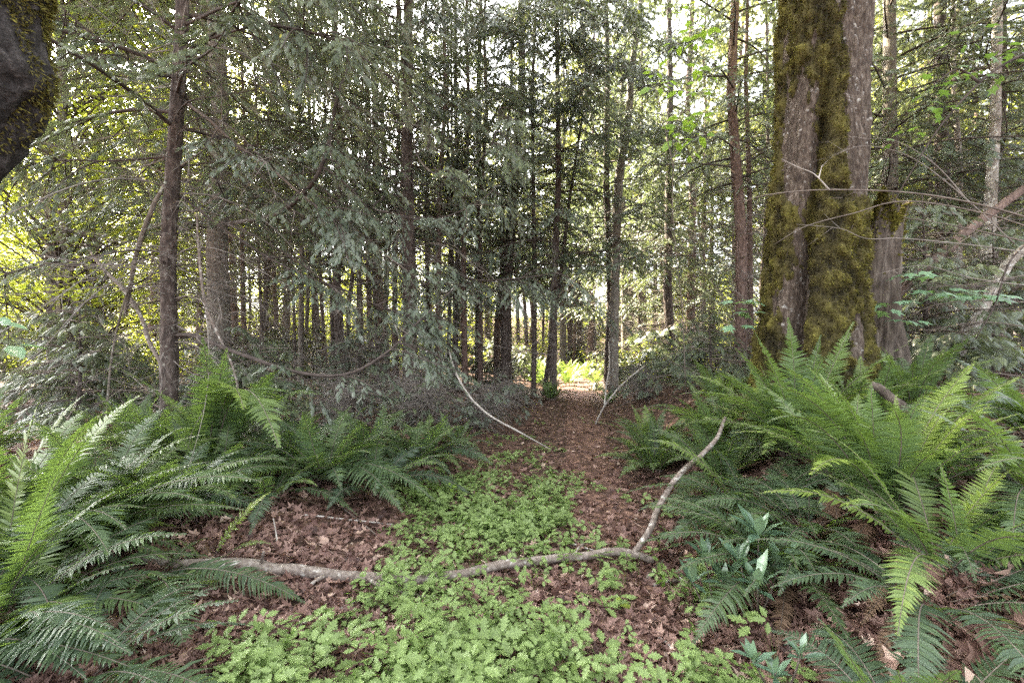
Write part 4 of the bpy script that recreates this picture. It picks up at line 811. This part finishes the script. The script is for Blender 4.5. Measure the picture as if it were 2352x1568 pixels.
swoop(KN, [(405, 770, 5.0), (450, 772, 4.8), (550, 812, 4.5), (690, 856, 4.3), (800, 858, 4.3), (890, 808, 4.4), (965, 735, 4.6), (1045, 660, 4.9)], 0.026, LIMB, SILVER, 2, 0.13, fill=0.45)
swoop(KN, [(425, 235, 5.0), (480, 275, 4.8), (540, 330, 4.7), (620, 385, 4.6), (720, 470, 4.6), (850, 560, 4.7), (960, 640, 4.8)], 0.020, TWIG, SILVER, 3, 0.14)
swoop(KN, [(415, 450, 5.0), (520, 530, 4.9), (660, 615, 4.8), (800, 670, 4.8), (900, 715, 4.9), (980, 725, 5.0)], 0.013, LIMB, SILVER, 4, 0.13)
swoop(KN, [(395, 580, 5.0), (300, 575, 4.9), (150, 600, 4.8), (0, 628, 4.7), (-90, 640, 4.7)], 0.012, LIMB, CEDAR, 5, 0.12, fill=0.5)
swoop(KN, [(395, 360, 5.0), (250, 370, 4.9), (120, 372, 4.8), (0, 430, 4.7)], 0.013, LIMB, CEDAR, 6, 0.13, fill=0.6)
swoop(KN, [(400, 180, 5.0), (330, 160, 4.6), (220, 85, 4.3), (100, -20, 4.2)], 0.018, LIMB, CEDAR, 7, 0.13, fill=0.4)
swoop(KN, [(410, 140, 5.0), (460, 100, 4.6), (600, 60, 4.2), (760, 90, 4.0), (900, 180, 4.0)], 0.016, LIMB, CEDAR, 8, 0.14, fill=0.8)
swoop(KN, [(420, 60, 5.0), (560, 0, 4.4), (740, -30, 4.0), (950, 30, 3.9)], 0.016, LIMB, CEDAR, 9, 0.14, fill=0.8)
swoop(ST, [(940, 420, 9.8), (860, 470, 8.0), (900, 490, 6.6), (990, 505, 6.0), (1090, 470, 5.8), (1150, 420, 5.8)], 0.020, LIMB, SILVER, 10, 0.14, fill=0.5)
swoop(ST, [(945, 560, 9.8), (1010, 600, 8.0), (1080, 640, 7.0), (1180, 640, 6.6), (1290, 625, 6.6)], 0.020, LIMB, SILVER, 11, 0.14, fill=0.5)
swoop(ST, [(945, 300, 9.8), (960, 360, 7.8), (1000, 400, 6.8), (1060, 400, 6.5), (1130, 330, 6.4), (1150, 230, 6.4)], 0.020, LIMB, CEDAR, 12, 0.16, fill=0.8)
swoop(ND, [(790, 560, 10.5), (850, 600, 8.5), (940, 640, 7.4), (1030, 660, 7.2), (1110, 640, 7.2)], 0.018, LIMB, SILVER, 13, 0.13, fill=0.35)

def bare_limbs(tree, count, z0, z1, Lm, seed, toward=-PI / 2, spread=1.9, r=0.009):
    r_ = np.random.default_rng(seed); mb = MB()
    for k in range(count):
        a = toward + r_.uniform(-spread, spread); z = r_.uniform(z0, z1); L = Lm * r_.uniform(0.45, 1.1); q = np.linspace(0, 1, 9)
        e = r_.uniform(-0.1, 0.35) - r_.uniform(0.5, 1.3) * np.sin(q * PI * 0.6) + r_.uniform(0.2, 1.3) * q ** 3
        aa = a + np.cumsum(r_.normal(0, 0.09, 9)); st = np.stack([np.cos(aa) * np.cos(e), np.sin(aa) * np.cos(e), np.sin(e)], -1) * L / 8
        c = np.vstack([[0, 0, z], np.array([0, 0, z]) + np.cumsum(st, 0)[:-1]])
        tube(mb, spline(c, 18), np.linspace(r, 0.002, 18) * r_.uniform(0.6, 1.2), 5, r_.uniform(), r_.integers(0, 2), cap=False)
        m = 16; i = r_.integers(2, 9, m); d = unit(unit(np.gradient(c, axis=0))[i] + r_.normal(0, .6, (m, 3)) - [0, 0, .25]); Lt = L * r_.uniform(.06, .22, (m, 1)); e1 = c[i] + d * Lt
        cones(mb, c[i], e1, 0.0028, 0.5, 1); i2 = r_.integers(0, m, m); b = c[i][i2] + (e1 - c[i])[i2] * .5
        cones(mb, b, b + unit(d[i2] + r_.normal(0, .6, (m, 3))) * Lt[i2] * .6, 0.0018, 0.5, 1)
    link('dead_branches', mb.mesh('dead_branches', [LIMB, TWIG_DEAD], True), tree)
bare_limbs(KN, 30, 0.9, 5.2, 3.2, 1, -0.5, 1.6); bare_limbs(BR, 42, 1.0, 6, 4.0, 2, -0.9, 1.2, 0.012); bare_limbs(ND, 40, 0.8, 5.5, 3.2, 3, -1.4, 1.6)
bare_limbs(ST, 44, 0.8, 6, 3.6, 4, -1.3, 1.5, 0.011)
for q, (nm, n_b) in enumerate((('thin dark pole trunk left', 16), ('tall conifer directly above', 20), ('stout dark conifer leaning', 18), ('dark upright conifer in front', 16), ('dark conifer at the right side', 18), ('grey green conifer trunk just', 16), ('shaded thick conifer', 20), ('reddish conifer trunk behind the ferns', 16), ('tall reddish conifer', 22), ('grey conifer trunk right behind', 18), ('dark mossy conifer', 24), ('dark conifer at the right edge', 24))):
    bare_limbs(by(nm), n_b, 0.9, 6.5, 2.6, 30 + q)
for nm, zz in ((KN, 7.6), (BR, 11.0), (ND, 11.6), (by('twin stemmed'), 10.5), (by('thin broadleaf trunk'), 12.0)):  # extra crowns above the frame, added to keep sun off the foreground
    for part, me in zip(('crown', 'branches'), CROWN['shade_canopy']):
        c = link(part, me, nm); c.location = (0, 0, zz); c.rotation_euler = (0, 0, zz)
UP = by('dark upright conifer in front'); ST2 = by('stout dark conifer leaning'); TC = by('tall conifer directly above'); RC = by('dark conifer at the right side')
k = 20
for tr, x0, d0, lst in ((UP, 1278, 11.6, [(-60, 1110, 60, 8.4), (40, 1400, 150, 8.6), (120, 1130, 220, 8.6), (180, 1420, 300, 8.8), (-120, 1330, 20, 8.0), (250, 1190, 350, 8.8), (10, 1180, 90, 7.8), (-60, 1400, 50, 8.2), (90, 1340, 210, 8.0), (-40, 1240, 10, 7.4), (30, 1130, 40, 7.2), (-100, 1460, -10, 8.0)]),
                        (TC, 1103, 14.5, [(60, 960, 130, 10.5), (140, 1250, 230, 10.5), (-40, 1180, 60, 10)]),
                        (RC, 1392, 13.0, [(20, 1560, 110, 10), (120, 1300, 230, 9.6), (200, 1530, 300, 10), (-60, 1480, 40, 9.6), (60, 1470, 170, 9.0), (0, 1290, 110, 9.2)]),
                        (ST, 941, 9.8, [(40, 820, 120, 8), (-60, 1020, 40, 7.4), (150, 1060, 240, 7.6)])):
    for y0, x1, y1, d1 in lst:
        swoop(tr, [(x0, y0, d0), (x0 * .7 + x1 * .3, y0 + (y1 - y0) * .5, d0 * .7 + d1 * .3), (x0 * .3 + x1 * .7, y1 + 15, d0 * .3 + d1 * .7), (x1, y1 - 25, d1)], 0.018, LIMB, SILVER if k % 3 == 0 else CEDAR, k, 0.19, fill=1.1); k += 1

# ------------------------------------------------------------------ fallen wood and dead sticks
def stick(label, name, cat, runs, mat, group=None, rough=0.12, sides=8):
    """runs: lists of (world point, radius); the first run is the stem, the rest its forks"""
    o0 = np.asarray(runs[0][0][0], float); mb = MB()
    for k, run in enumerate(runs):
        c = np.array([list(np.asarray(p) - o0) + [r] for p, r in run]); s = spline(c, max(14, 9 * len(run)))
        w = fbm(np.stack([np.linspace(0, len(run) * 2.2, len(s)), 0 * s[:, 0] + k, 0 * s[:, 0]], -1), 3) - 0.5
        s[:, 2] += w * s[:, 3] * 0.9; s[:, 0] += (w[::-1]) * s[:, 3] * 0.5
        tube(mb, s[:, :3], np.maximum(s[:, 3], 0.0015), sides, rough=rough, seed=k * 3.1 + len(label))
    return thing(name, label, cat, o0, group, mb.mesh(name, mat, True))
def g(px, py, up=0.0):
    q = G(px, py); q[2] += up; return q
def H(px, py, d): return P(px, py, d)
LG = [(g(300, 1290, .02), .029), (g(420, 1312, .03), .031), (g(560, 1318, .04), .032), (g(700, 1332, .04), .032), (g(830, 1338, .04), .030), (g(960, 1345, .03), .029), (g(1090, 1330, .05), .029), (g(1200, 1312, .06), .028), (g(1320, 1298, .06), .026), (g(1430, 1298, .08), .027), (g(1502, 1302, .04), .021)]
dq = LG[9][0][1]
stick('long white lichened fallen limb across the path, one fork rising to the right', 'fallen_limb', 'fallen branch',
      [LG, [(LG[9][0] + [0.08, 0, 0.0], .020), (H(1493, 1215, dq), .020), (H(1520, 1150, dq + .1), .020), (H(1565, 1085, dq + .25), .019), (H(1640, 1015, dq + .45), .016), (H(1666, 958, dq + .6), .010)],
       [(LG[7][0] + [-.05, 0, .02], .012), (LG[7][0] + [-.09, -.02, .09], .006)], [(LG[4][0] + [.05, -.03, 0], .013), (LG[4][0] + [.2, -.12, -.01], .010), (LG[4][0] + [.42, -.18, -.02], .006)], [(LG[2][0] + [.1, 0, .02], .010), (LG[2][0] + [.14, -.05, .10], .006)], [(LG[3][0] + [.12, -.02, -.01], .012), (LG[3][0] + [.05, -.12, -.03], .008), (LG[3][0] + [-.02, -.25, -.03], .004)], [(LG[8][0], .008), (LG[8][0] + [.05, .08, .03], .006), (LG[8][0] + [.16, .22, .02], .003)]], BARK_FALL, sides=14)
SG = 'dead sticks on the forest floor'
def gstick(label, pts, r0, r1, mat=BARK_FALL, forks=(), up=0.02):
    n = len(pts); run = [(g(*p, up), r0 + (r1 - r0) * k / (n - 1)) for k, p in enumerate(pts)]
    runs = [run] + [[(g(*p, up + .01), r1 + 0.3 * (r0 - r1)) for p in f] for f in forks]
    return stick(label, 'dead_stick', 'stick', runs, mat, SG)
gstick('short forked pale stick right of the white limb elbow', [(1500, 1350), (1560, 1342), (1640, 1338)], .014, .010, forks=[[(1560, 1342), (1600, 1362)]])
gstick('short dark broken stub slanting at the white limb elbow', [(1485, 1345), (1505, 1318), (1525, 1296)], .016, .010, BARK_GREY)
gstick('slim pale twig crossing litter in front of the forked stick', [(1450, 1440), (1530, 1490), (1590, 1568)], .006, .008, TWIG_PALE)
gstick('stick lying on the path just behind the white limb', [(1310, 1255), (1340, 1265), (1375, 1275)], .008, .006, TWIG_PALE)
gstick('thin grey stick on litter behind the white limb left part', [(700, 1190), (800, 1200), (905, 1210)], .007, .005, TWIG_PALE)
gstick('long thin twig slanting through the leaf litter hollow', [(640, 1055), (700, 1110), (790, 1175), (870, 1240)], .008, .005, TWIG)
gstick('brown twig lying among the herb leaves near the white limb', [(660, 1455), (760, 1420), (820, 1390)], .006, .004, TWIG_PALE)
stick('short pale lichened stick half buried behind the white limb', 'dead_stick', 'stick', [[(H(578, 1200, 3.05), .016), (H(600, 1225, 2.98), .019), (H(622, 1260, 2.92), .020), (g(636, 1290, .01), .016)]], BARK_FALL, SG)
stick('thin bare stalk standing beside the half buried pale stick', 'dead_stick', 'stick', [[(g(640, 1310), .005), (H(636, 1240, 2.85), .005), (H(628, 1190, 2.9), .004)]], TWIG_PALE, SG)
stick('long arching pale stick reaching down from the left brush to the path', 'dead_stick', 'stick', [[(H(1030, 800, 6.6), .008), (H(1045, 850, 6.4), .013), (H(1075, 905, 6.2), .014), (H(1120, 950, 6.0), .013), (H(1190, 990, 5.7), .012), (g(1268, 1038, .02), .008)]], TWIG_PALE, SG)
q0 = g(1368, 975, .02); dd_ = q0[1]
stick('pale forked stick leaning at the path side left of the compact fern', 'dead_stick', 'stick', [[(q0, .016), (H(1390, 930, dd_ - .1), .017), (H(1432, 880, dd_ - .3), .015), (H(1480, 840, dd_ - .5), .010)], [(H(1388, 932, dd_ - .1), .014), (H(1392, 890, dd_), .014), (H(1400, 835, dd_ + .1), .010), (H(1398, 790, dd_ + .1), .006)]], BARK_PALE, SG)
stick('pale leaning pole resting against the slender knobbly conifer', 'dead_pole', 'dead sapling', [[(H(288, 720, 5.3), .020), (H(312, 590, 5.0), .024), (H(345, 490, 4.8), .024), (H(382, 415, 4.75), .012)], [(H(300, 640, 5.1), .010), (H(260, 800, 5.3), .012), (H(240, 1000, 5.4), .012)]], BARK_GREY, 'pale dead poles')
stick('mottled white dead pole left of the knobbly conifer, bent like a knee', 'dead_pole', 'dead sapling', [[(H(195, 560, 5.6), .014), (H(240, 620, 5.5), .020), (H(290, 672, 5.4), .027), (H(325, 730, 5.3), .022), (H(345, 790, 5.2), .024), (H(375, 850, 5.1), .022), (H(390, 960, 5.0), .02)]], BARK_FALL, 'pale dead poles')
stick('thin pale wavy dead stem right of the knobbly conifer', 'dead_pole', 'dead sapling', [[(H(452, 490, 4.7), .008), (H(458, 590, 4.7), .013), (H(470, 690, 4.7), .014), (H(497, 760, 4.7), .013), (H(530, 830, 4.7), .011), (H(548, 900, 4.7), .010), (H(560, 1000, 4.7), .01)]], BARK_FALL, 'pale dead poles')
stick('reddish fallen trunk propped diagonally right of the snag', 'fallen_tree', 'fallen tree', [[(H(2000, 735, 5.7), .085), (H(2070, 665, 5.9), .080), (H(2160, 585, 6.1), .07), (H(2260, 500, 6.4), .06), (H(2420, 380, 6.8), .05)]], BARK_RED, sides=12)
stick('grey weathered log slanting down behind the largest fern', 'fallen_tree', 'fallen tree', [[(H(2000, 880, 3.4), .03), (H(2060, 925, 3.3), .034), (H(2125, 985, 3.15), .034), (H(2220, 1060, 3.0), .03)]], SNAG, sides=12)
stick('pale crooked leaning log at the right edge below the bare twigs', 'leaning_log', 'fallen tree', [[(H(2195, 830, 5.4), .060), (H(2240, 740, 5.3), .058), (H(2290, 645, 5.2), .056), (H(2330, 590, 5.1), .05), (H(2390, 540, 5.0), .05)]], BARK_PALE, sides=12)
stick('white broken top of a dead trunk above the vine leaves', 'dead_pole', 'dead sapling', [[(H(1420, 420, 12), .12), (H(1440, 300, 12), .10), (H(1452, 150, 12), .09), (H(1466, 50, 12), .07), (H(1474, -40, 12), .06)], [(H(1420, 420, 12), .12), (H(1412, 650, 12), .13), (H(1408, 900, 12), .15)]], BARK_GREY, 'pale dead poles', sides=10)

# bare twigs coming in from the right
def twiggy(label, runs, mat, seed, sub=7, name='bare_branch', r=0.006, Ls=0.4):
    rng = np.random.default_rng(seed); mb = MB(); o0 = H(*runs[0][0])
    for run in runs:
        c = spline(np.array([H(*p) for p in run]), 26) - o0; tube(mb, c, np.linspace(r, r * 0.25, 26), 6, rough=0.1)
        q = rng.integers(4, 25, sub); t = unit(np.gradient(c, axis=0))[q]
        d = unit(t + rng.normal(0, 0.5, (sub, 3))); L = rng.uniform(0.3 * Ls, Ls, sub)[:, None]
        m = c[q] + d * L * 0.5; e = c[q] + d * L + rng.normal(0, 0.04, (sub, 3)) - [0, 0, 0.03]
        cones(mb, c[q], c[q] + (m - c[q]) * 1.5, r * 0.35); cones(mb, m, e, r * 0.25)
    return thing(name, label, 'branch', o0, 'bare branches across the maple', mb.mesh(name, mat, True))
twiggy('longest bare branch crossing in front of the mossy maple trunk', [[(2430, 520, 3.4), (2250, 470, 3.5), (2090, 443, 3.5), (1900, 436, 3.5), (1760, 448, 3.5), (1690, 470, 3.6)]], TWIG, 1, r=0.009, Ls=0.3)
twiggy('bare branch just below the longest one, forked over the snag', [[(2430, 545, 3.4), (2260, 490, 3.4), (2080, 462, 3.4), (1960, 490, 3.4), (1850, 520, 3.4), (1780, 560, 3.4)], [(2380, 560, 3.4), (2200, 520, 3.5), (2080, 500, 3.5)]], TWIG, 2, r=0.007)
twiggy('lowest bare branch curving over the maple foot and snag', [[(2430, 590, 3.3), (2250, 565, 3.3), (2080, 548, 3.3), (1990, 548, 3.3), (1930, 525, 3.3), (1830, 515, 3.3)], [(2400, 660, 3.6), (2240, 640, 3.6), (2120, 610, 3.7), (2010, 630, 3.7)]], TWIG_DEAD, 3, r=0.005)
twiggy('pale arching bare twig above the longest branch beside the maple', [[(2330, 560, 3.8), (2200, 440, 3.8), (2090, 360, 3.8), (1990, 335, 3.8), (1930, 350, 3.8)], [(2230, 470, 3.8), (2150, 380, 3.8), (2060, 325, 3.8), (1980, 318, 3.8)]], TWIG_DEAD, 4, r=0.005)
twiggy('dark forked twig on the maple bark above the longest branch', [[(1905, 436, 3.45), (1870, 400, 3.45), (1835, 385, 3.45), (1795, 365, 3.45)], [(1880, 410, 3.45), (1888, 380, 3.45)]], TWIG_PALE, 5, sub=2, r=0.006, Ls=0.1)
twiggy('dark bare branch hanging down at the right edge', [[(2440, 380, 4.2), (2390, 520, 4.2), (2320, 600, 4.2), (2285, 700, 4.2), (2240, 780, 4.2)]], LIMB, 6, r=0.014)
twiggy('fan of fine dead twigs over the dark young conifer', [[(2420, 700, 4.4), (2280, 690, 4.4), (2150, 700, 4.4), (2060, 740, 4.5)], [(2420, 620, 4.6), (2250, 650, 4.6), (2130, 660, 4.6)], [(2420, 760, 4.4), (2260, 740, 4.5), (2120, 760, 4.6)], [(2350, 480, 4.8), (2200, 560, 4.8), (2080, 660, 4.8)]], TWIG, 7, sub=26, r=0.006, Ls=0.7)

# leafy twigs, vine and seedlings
def leafy(label, name, cat, runs, spots, template, size, mat, seed, r=0.006, stem=LIMB, per=5, spread=0.12, flat=0.35):
    rng = np.random.default_rng(seed); o0 = H(*runs[0][0]); t = thing(name, label, cat, o0)
    mb = MB()
    for run in runs: tube(mb, spline(np.array([H(*p) for p in run]), 26) - o0, np.linspace(r, r * 0.3, 26), 6, rough=0.1)
    lf = MB()
    for s in spots:
        c = H(*s[:3]) - o0; k = s[3] if len(s) > 3 else per
        a = rng.uniform(0, 2 * PI) + np.arange(k) * 2 * PI / k + rng.normal(0, .3, k)
        d = np.stack([np.cos(a), np.sin(a), rng.normal(-0.25, flat, k)], -1)
        b = c + d * rng.uniform(0.1, 1, k)[:, None] * spread * np.array([1, 1, 0.5])
        cones(mb, np.repeat(c[None], k, 0), b, 0.0022)
        nr = np.array([0, -0.35, 1.0]) + rng.normal(0, flat, (k, 3))
        lf.inst(template[0], template[1], basis(d, nr, size * rng.uniform(0.7, 1.2, k)), b, rng.uniform(0.1, 1, k))
    link('stem', mb.mesh('stem', stem, True), t); link('leaves', lf.mesh('leaves', mat), t)
rng = np.random.default_rng(3)
leafy('slender vine like sapling with bright green leaves hanging high between the trunks', 'leafy_sapling', 'sapling',
      [[(1575, 900, 5.6), (1568, 720, 5.5), (1555, 600, 5.4), (1545, 480, 5.3), (1548, 370, 5.2), (1565, 260, 5.2), (1580, 120, 5.2), (1590, -20, 5.2)], [(1548, 390, 5.2), (1515, 240, 5.1), (1500, 190, 5.1)], [(1565, 260, 5.2), (1600, 240, 5.1), (1625, 170, 5.1)]],
      [(1590, 30, 5.2), (1610, 60, 5.1), (1560, 100, 5.1), (1595, 95, 5.2), (1620, 100, 5.2), (1505, 165, 5.1), (1515, 195, 5.1), (1600, 155, 5.2), (1622, 165, 5.2), (1560, 205, 5.2), (1600, 210, 5.2), (1575, 270, 5.2), (1610, 275, 5.2), (1555, 290, 5.2), (1548, 320, 5.2, 6), (1565, 300, 5.2), (1605, 310, 5.3), (1580, 350, 5.3)], LEAF, 0.14, LIME, 5, r=0.006, stem=TWIG, per=5)
leafy('dark maple branch with green leaves entering at the right top corner', 'leafy_branch', 'branch',
      [[(2440, 90, 3.6), (2330, 135, 3.6), (2250, 190, 3.6), (2160, 290, 3.6), (2090, 400, 3.7), (2050, 470, 3.8)], [(2250, 190, 3.6), (2200, 160, 3.6), (2150, 190, 3.6)]],
      [(2330, 110, 3.6, 7), (2290, 130, 3.6, 7), (2350, 150, 3.6, 7), (2250, 150, 3.6, 7), (2200, 180, 3.6, 6), (2150, 200, 3.6, 6), (2120, 240, 3.6, 6), (2170, 250, 3.6, 5), (2230, 90, 3.6, 6), (2100, 290, 3.7, 5), (2060, 320, 3.7, 4)], MAPLELEAF, 0.10, GREENLEAF, 6, r=0.012, per=6, spread=0.2)
leafy('vine maple twig with pale green leaves right of the snag', 'leafy_branch', 'branch',
      [[(2330, 640, 4.4), (2220, 660, 4.4), (2120, 650, 4.4), (2040, 700, 4.4)]],
      [(2090, 625, 4.4, 4), (2130, 630, 4.4, 4), (2060, 690, 4.4, 5), (2035, 710, 4.4, 4), (2190, 670, 4.4, 6), (2240, 680, 4.4, 6), (2280, 675, 4.4, 6), (2150, 665, 4.4, 5), (2090, 735, 4.4, 4)], MAPLELEAF, 0.17, MAPLE, 7, spread=0.14, flat=0.15)
leafy('little maple seedling with pale leaves left of the maple foot', 'maple_seedling', 'seedling',
      [[(1716, 830, 4.6), (1714, 760, 4.6), (1712, 680, 4.6)]], [(1712, 690, 4.6, 6), (1716, 715, 4.6, 5), (1700, 745, 4.6, 4)], MAPLELEAF, 0.15, MAPLE, 8, r=0.004, spread=0.12, flat=0.2)
leafy('large pale leaves on a twig poking in at the left edge', 'leafy_branch', 'branch',
      [[(-90, 800, 1.9), (-40, 770, 1.9), (20, 750, 1.9)]], [(0, 740, 1.9, 3), (10, 790, 1.9, 3), (-30, 730, 1.9, 4)], LEAF, 0.10, MAPLE, 9, r=0.004, spread=0.05, flat=0.2)
def rhodo(label, tops, baseP, seed, size=0.14):
    rng = np.random.default_rng(seed); b = G(*baseP); t = thing('evergreen_seedling', label, 'seedling', b, 'glossy evergreen seedlings')
    st, lf = MB(), MB()
    for tx, ty, td, k in tops:
        c = H(tx, ty, td) - b; tube(st, spline([[0, 0, -0.02], c * [.6, .6, .45], c], 10), np.linspace(.006, .003, 10), 6)
        a = np.arange(k) * 2.4 + rng.uniform(0, 6); el = np.linspace(0.05, 1.25, k) + rng.normal(0, .1, k)
        d = np.stack([np.cos(a) * np.cos(el), np.sin(a) * np.cos(el), np.sin(el)], -1)
        nr = np.stack([-np.cos(a) * np.sin(el), -np.sin(a) * np.sin(el), np.cos(el)], -1)
        lf.inst(LANCE[0], LANCE[1], basis(d, nr, size * rng.uniform(.75, 1.2, k)), np.repeat(c[None], k, 0) - [0, 0, 1] * rng.uniform(0, .03, (k, 1)), np.clip(0.25 + el * 0.5 + rng.normal(0, .1, k), 0, 1))
    link('stem', st.mesh('stem', TWIG, True), t); link('leaves', lf.mesh('leaves', RHODO), t)
rhodo('glossy lance leaved evergreen seedling nearest the white limb elbow', [(1622, 1280, 2.4, 11), (1665, 1330, 2.3, 8), (1590, 1335, 2.4, 6)], (1650, 1430), 1, 0.15)
rhodo('taller glossy evergreen seedling right of the smaller lance leaved one', [(1742, 1225, 2.3, 13), (1700, 1290, 2.25, 9), (1790, 1290, 2.25, 9), (1740, 1340, 2.15, 8)], (1740, 1420), 2, 0.16)
rhodo('dim broad leaved seedling at the bottom right of the path', [(1730, 1510, 1.75, 9), (1780, 1545, 1.7, 9), (1840, 1500, 1.7, 8)], (1790, 1600), 3, 0.09)

# ------------------------------------------------------------------ leaf litter and herb carpet (nobody could count them)
rng = np.random.default_rng(8)
def scatter(n, dmin, dmax, pxlo=-200, pxhi=2560):
    d = 1 / rng.uniform(1 / dmax, 1 / dmin, n); px = rng.uniform(pxlo, pxhi, n); x = (px - 1176) / FPX * d
    return x, d
mb = MB()
for k, tpl in enumerate(DEADLEAVES):
    x, y = scatter(18000, 1.0, 22); e = 0.02
    z = gz(x, y); nx_ = -(gz(x + e, y) - z) / e; ny_ = -(gz(x, y + e) - z) / e
    N = len(x); nr = np.stack([nx_, ny_, np.ones(N)], -1) + rng.normal(0, 0.55, (N, 3)); a = rng.uniform(0, 2 * PI, N)
    size = rng.uniform(0.03, 0.085, N) * (1 + 0.02 * y)
    col = np.clip(rng.normal(0.46, 0.22, N), 0, 1)
    mb.inst(tpl[0] - [0, .36, 0], tpl[1], basis(np.stack([np.cos(a), np.sin(a), rng.normal(0, .25, N)], -1), nr, size, size * rng.uniform(.45, 1.0, N)), np.stack([x, y, z + rng.uniform(0.006, 0.035, N)], -1), col)
N = 260; x = rng.normal(1.55, 0.28, N); y = rng.normal(1.38, 0.24, N); a = rng.uniform(0, 2 * PI, N); sz = rng.uniform(.09, .19, N)
mb.inst(DEADLEAVES[1][0] - [0, .36, 0], DEADLEAVES[1][1], basis(np.stack([np.cos(a), np.sin(a), rng.normal(0, .25, N)], -1), np.array([-.3, -.2, 1.0]) + rng.normal(0, .4, (N, 3)), sz), np.stack([x, y, gz(x, y) + rng.uniform(.01, .05, N)], -1), np.clip(rng.normal(.6, .2, N), 0, 1))
x, y = scatter(9000, 1.0, 14); a = rng.uniform(0, 2 * PI, len(x)); L = rng.uniform(.05, .22, len(x)) * rng.uniform(0.6, 2.2, len(x)); z = gz(x, y) + 0.012
x1, y1 = x + np.cos(a) * L, y + np.sin(a) * L
cones(mb, np.stack([x, y, z], -1), np.stack([x1, y1, gz(x1, y1) + rng.uniform(.01, .06, len(x))], -1), rng.uniform(.0012, .0030, len(x)) * (0.7 + L * 2), rng.uniform(.3, 1, len(x)))
o = link('leaf_litter', mb.mesh('leaf_litter', LITTER)); o['kind'] = 'stuff'; o['label'] = 'curled brown maple leaves and twigs littering the forest floor'
# herb carpet: in patches along the left of the path, thick in the foreground
poly = np.array([(400, 1640), (430, 1520), (570, 1490), (700, 1460), (790, 1400), (850, 1320), (950, 1170), (1060, 1090), (1130, 1010), (1210, 990), (1290, 1060), (1300, 1160), (1270, 1250), (1310, 1330), (1390, 1360), (1370, 1450), (1390, 1560), (1400, 1640)], float)
gp = np.array([g(*p)[:2] for p in poly])
def inside(x, y, pg):
    c = np.zeros(len(x), bool)
    for k in range(len(pg)):
        x0, y0 = pg[k]; x1_, y1_ = pg[k - 1]
        c ^= ((y0 > y) != (y1_ > y)) & (x < (x1_ - x0) * (y - y0) / (y1_ - y0 + 1e-12) + x0)
    return c
mb, stalk = MB(), MB()
x, y = scatter(8800, 1.5, 11, 200, 1500); xx, yy = scatter(2600, 3.1, 10, 800, 1400); x, y = np.r_[x, xx], np.r_[y, yy]
dens = fbm(np.stack([x * 1.6, y * 1.6, 0 * x], -1), 3)
jx = (fbm(np.stack([x * 2.2, y * 2.2, 0 * x + 2], -1), 3) - 0.5) * 1.1; jy = (fbm(np.stack([x * 2.2, y * 2.2, 0 * x + 12], -1), 3) - 0.5) * 1.1
ok = inside(x + jx, y + jy, gp) & (rng.uniform(size=len(x)) < np.interp(y, [1.8, 2.7, 3.4, 7], [0.30, 0.30, 0.50, 0.62]) * np.clip((dens - 0.43) * 5.5, 0.05, 1))
x2, y2 = scatter(900, 1.6, 9, 900, 1750); stray = fbm(np.stack([x2 * 1.1 + 9, y2 * 1.1, 0 * x2], -1), 3) > 0.60
x2, y2 = x2[stray][:150], y2[stray][:150]; x3 = np.r_[rng.normal(0.85, 0.14, 70), rng.normal(-0.25, 0.30, 190)]; y3 = np.r_[rng.normal(1.72, 0.14, 70), rng.normal(3.35, 0.32, 190)]
x, y = np.r_[x[ok], x2, x3], np.r_[y[ok], y2, y3]
hgt = rng.uniform(0.02, 0.20, len(x)) * np.interp(y, [1.8, 3, 5], [1.1, 0.85, 0.5]) * (0.55 + 0.9 * fbm(np.stack([x * 3, y * 3, 0 * x + 5], -1), 2)); plantsize = rng.uniform(0.5, 1.35, len(x)); plantvar = np.clip(rng.normal(0.45, 0.26, len(x)) + 0.5 * (fbm(np.stack([x * 2, y * 2, 0 * x + 4], -1), 2) - 0.5), 0, 1); z = gz(x, y)
k = 3
for q in range(k):
    N = len(x); a = rng.uniform(0, 2 * PI, N); lean = rng.uniform(0.01, 0.07, N)
    p1 = np.stack([x + np.cos(a) * lean, y + np.sin(a) * lean, z + hgt * rng.uniform(0.55, 1.1, N)], -1)
    cones(stalk, np.stack([x, y, z], -1), p1, 0.0014, rng.uniform(0, .4, N))
    d = np.stack([np.cos(a), np.sin(a), rng.normal(-0.12, 0.22, N)], -1); nr = np.array([0, -0.15, 1.0]) + rng.normal(0, 0.34, (N, 3))
    mb.inst(HERBLEAF[0], HERBLEAF[1], basis(d, nr, rng.uniform(0.070, 0.125, N) * plantsize * np.interp(y, [2, 4, 7], [1, 0.95, 0.9])), p1, np.clip(plantvar + rng.normal(0, 0.10, N), 0, 1))
o = link('herb_carpet', mb.mesh('herb_carpet', HERB)); o['kind'] = 'stuff'; o['label'] = 'low carpet of light green lobed herb leaves beside the path'
s_ = link('herb_stalks', stalk.mesh('herb_stalks', HERB), o)
print('faces', sum(len(m.polygons) for m in bpy.data.meshes), 'objects', len(bpy.data.objects))
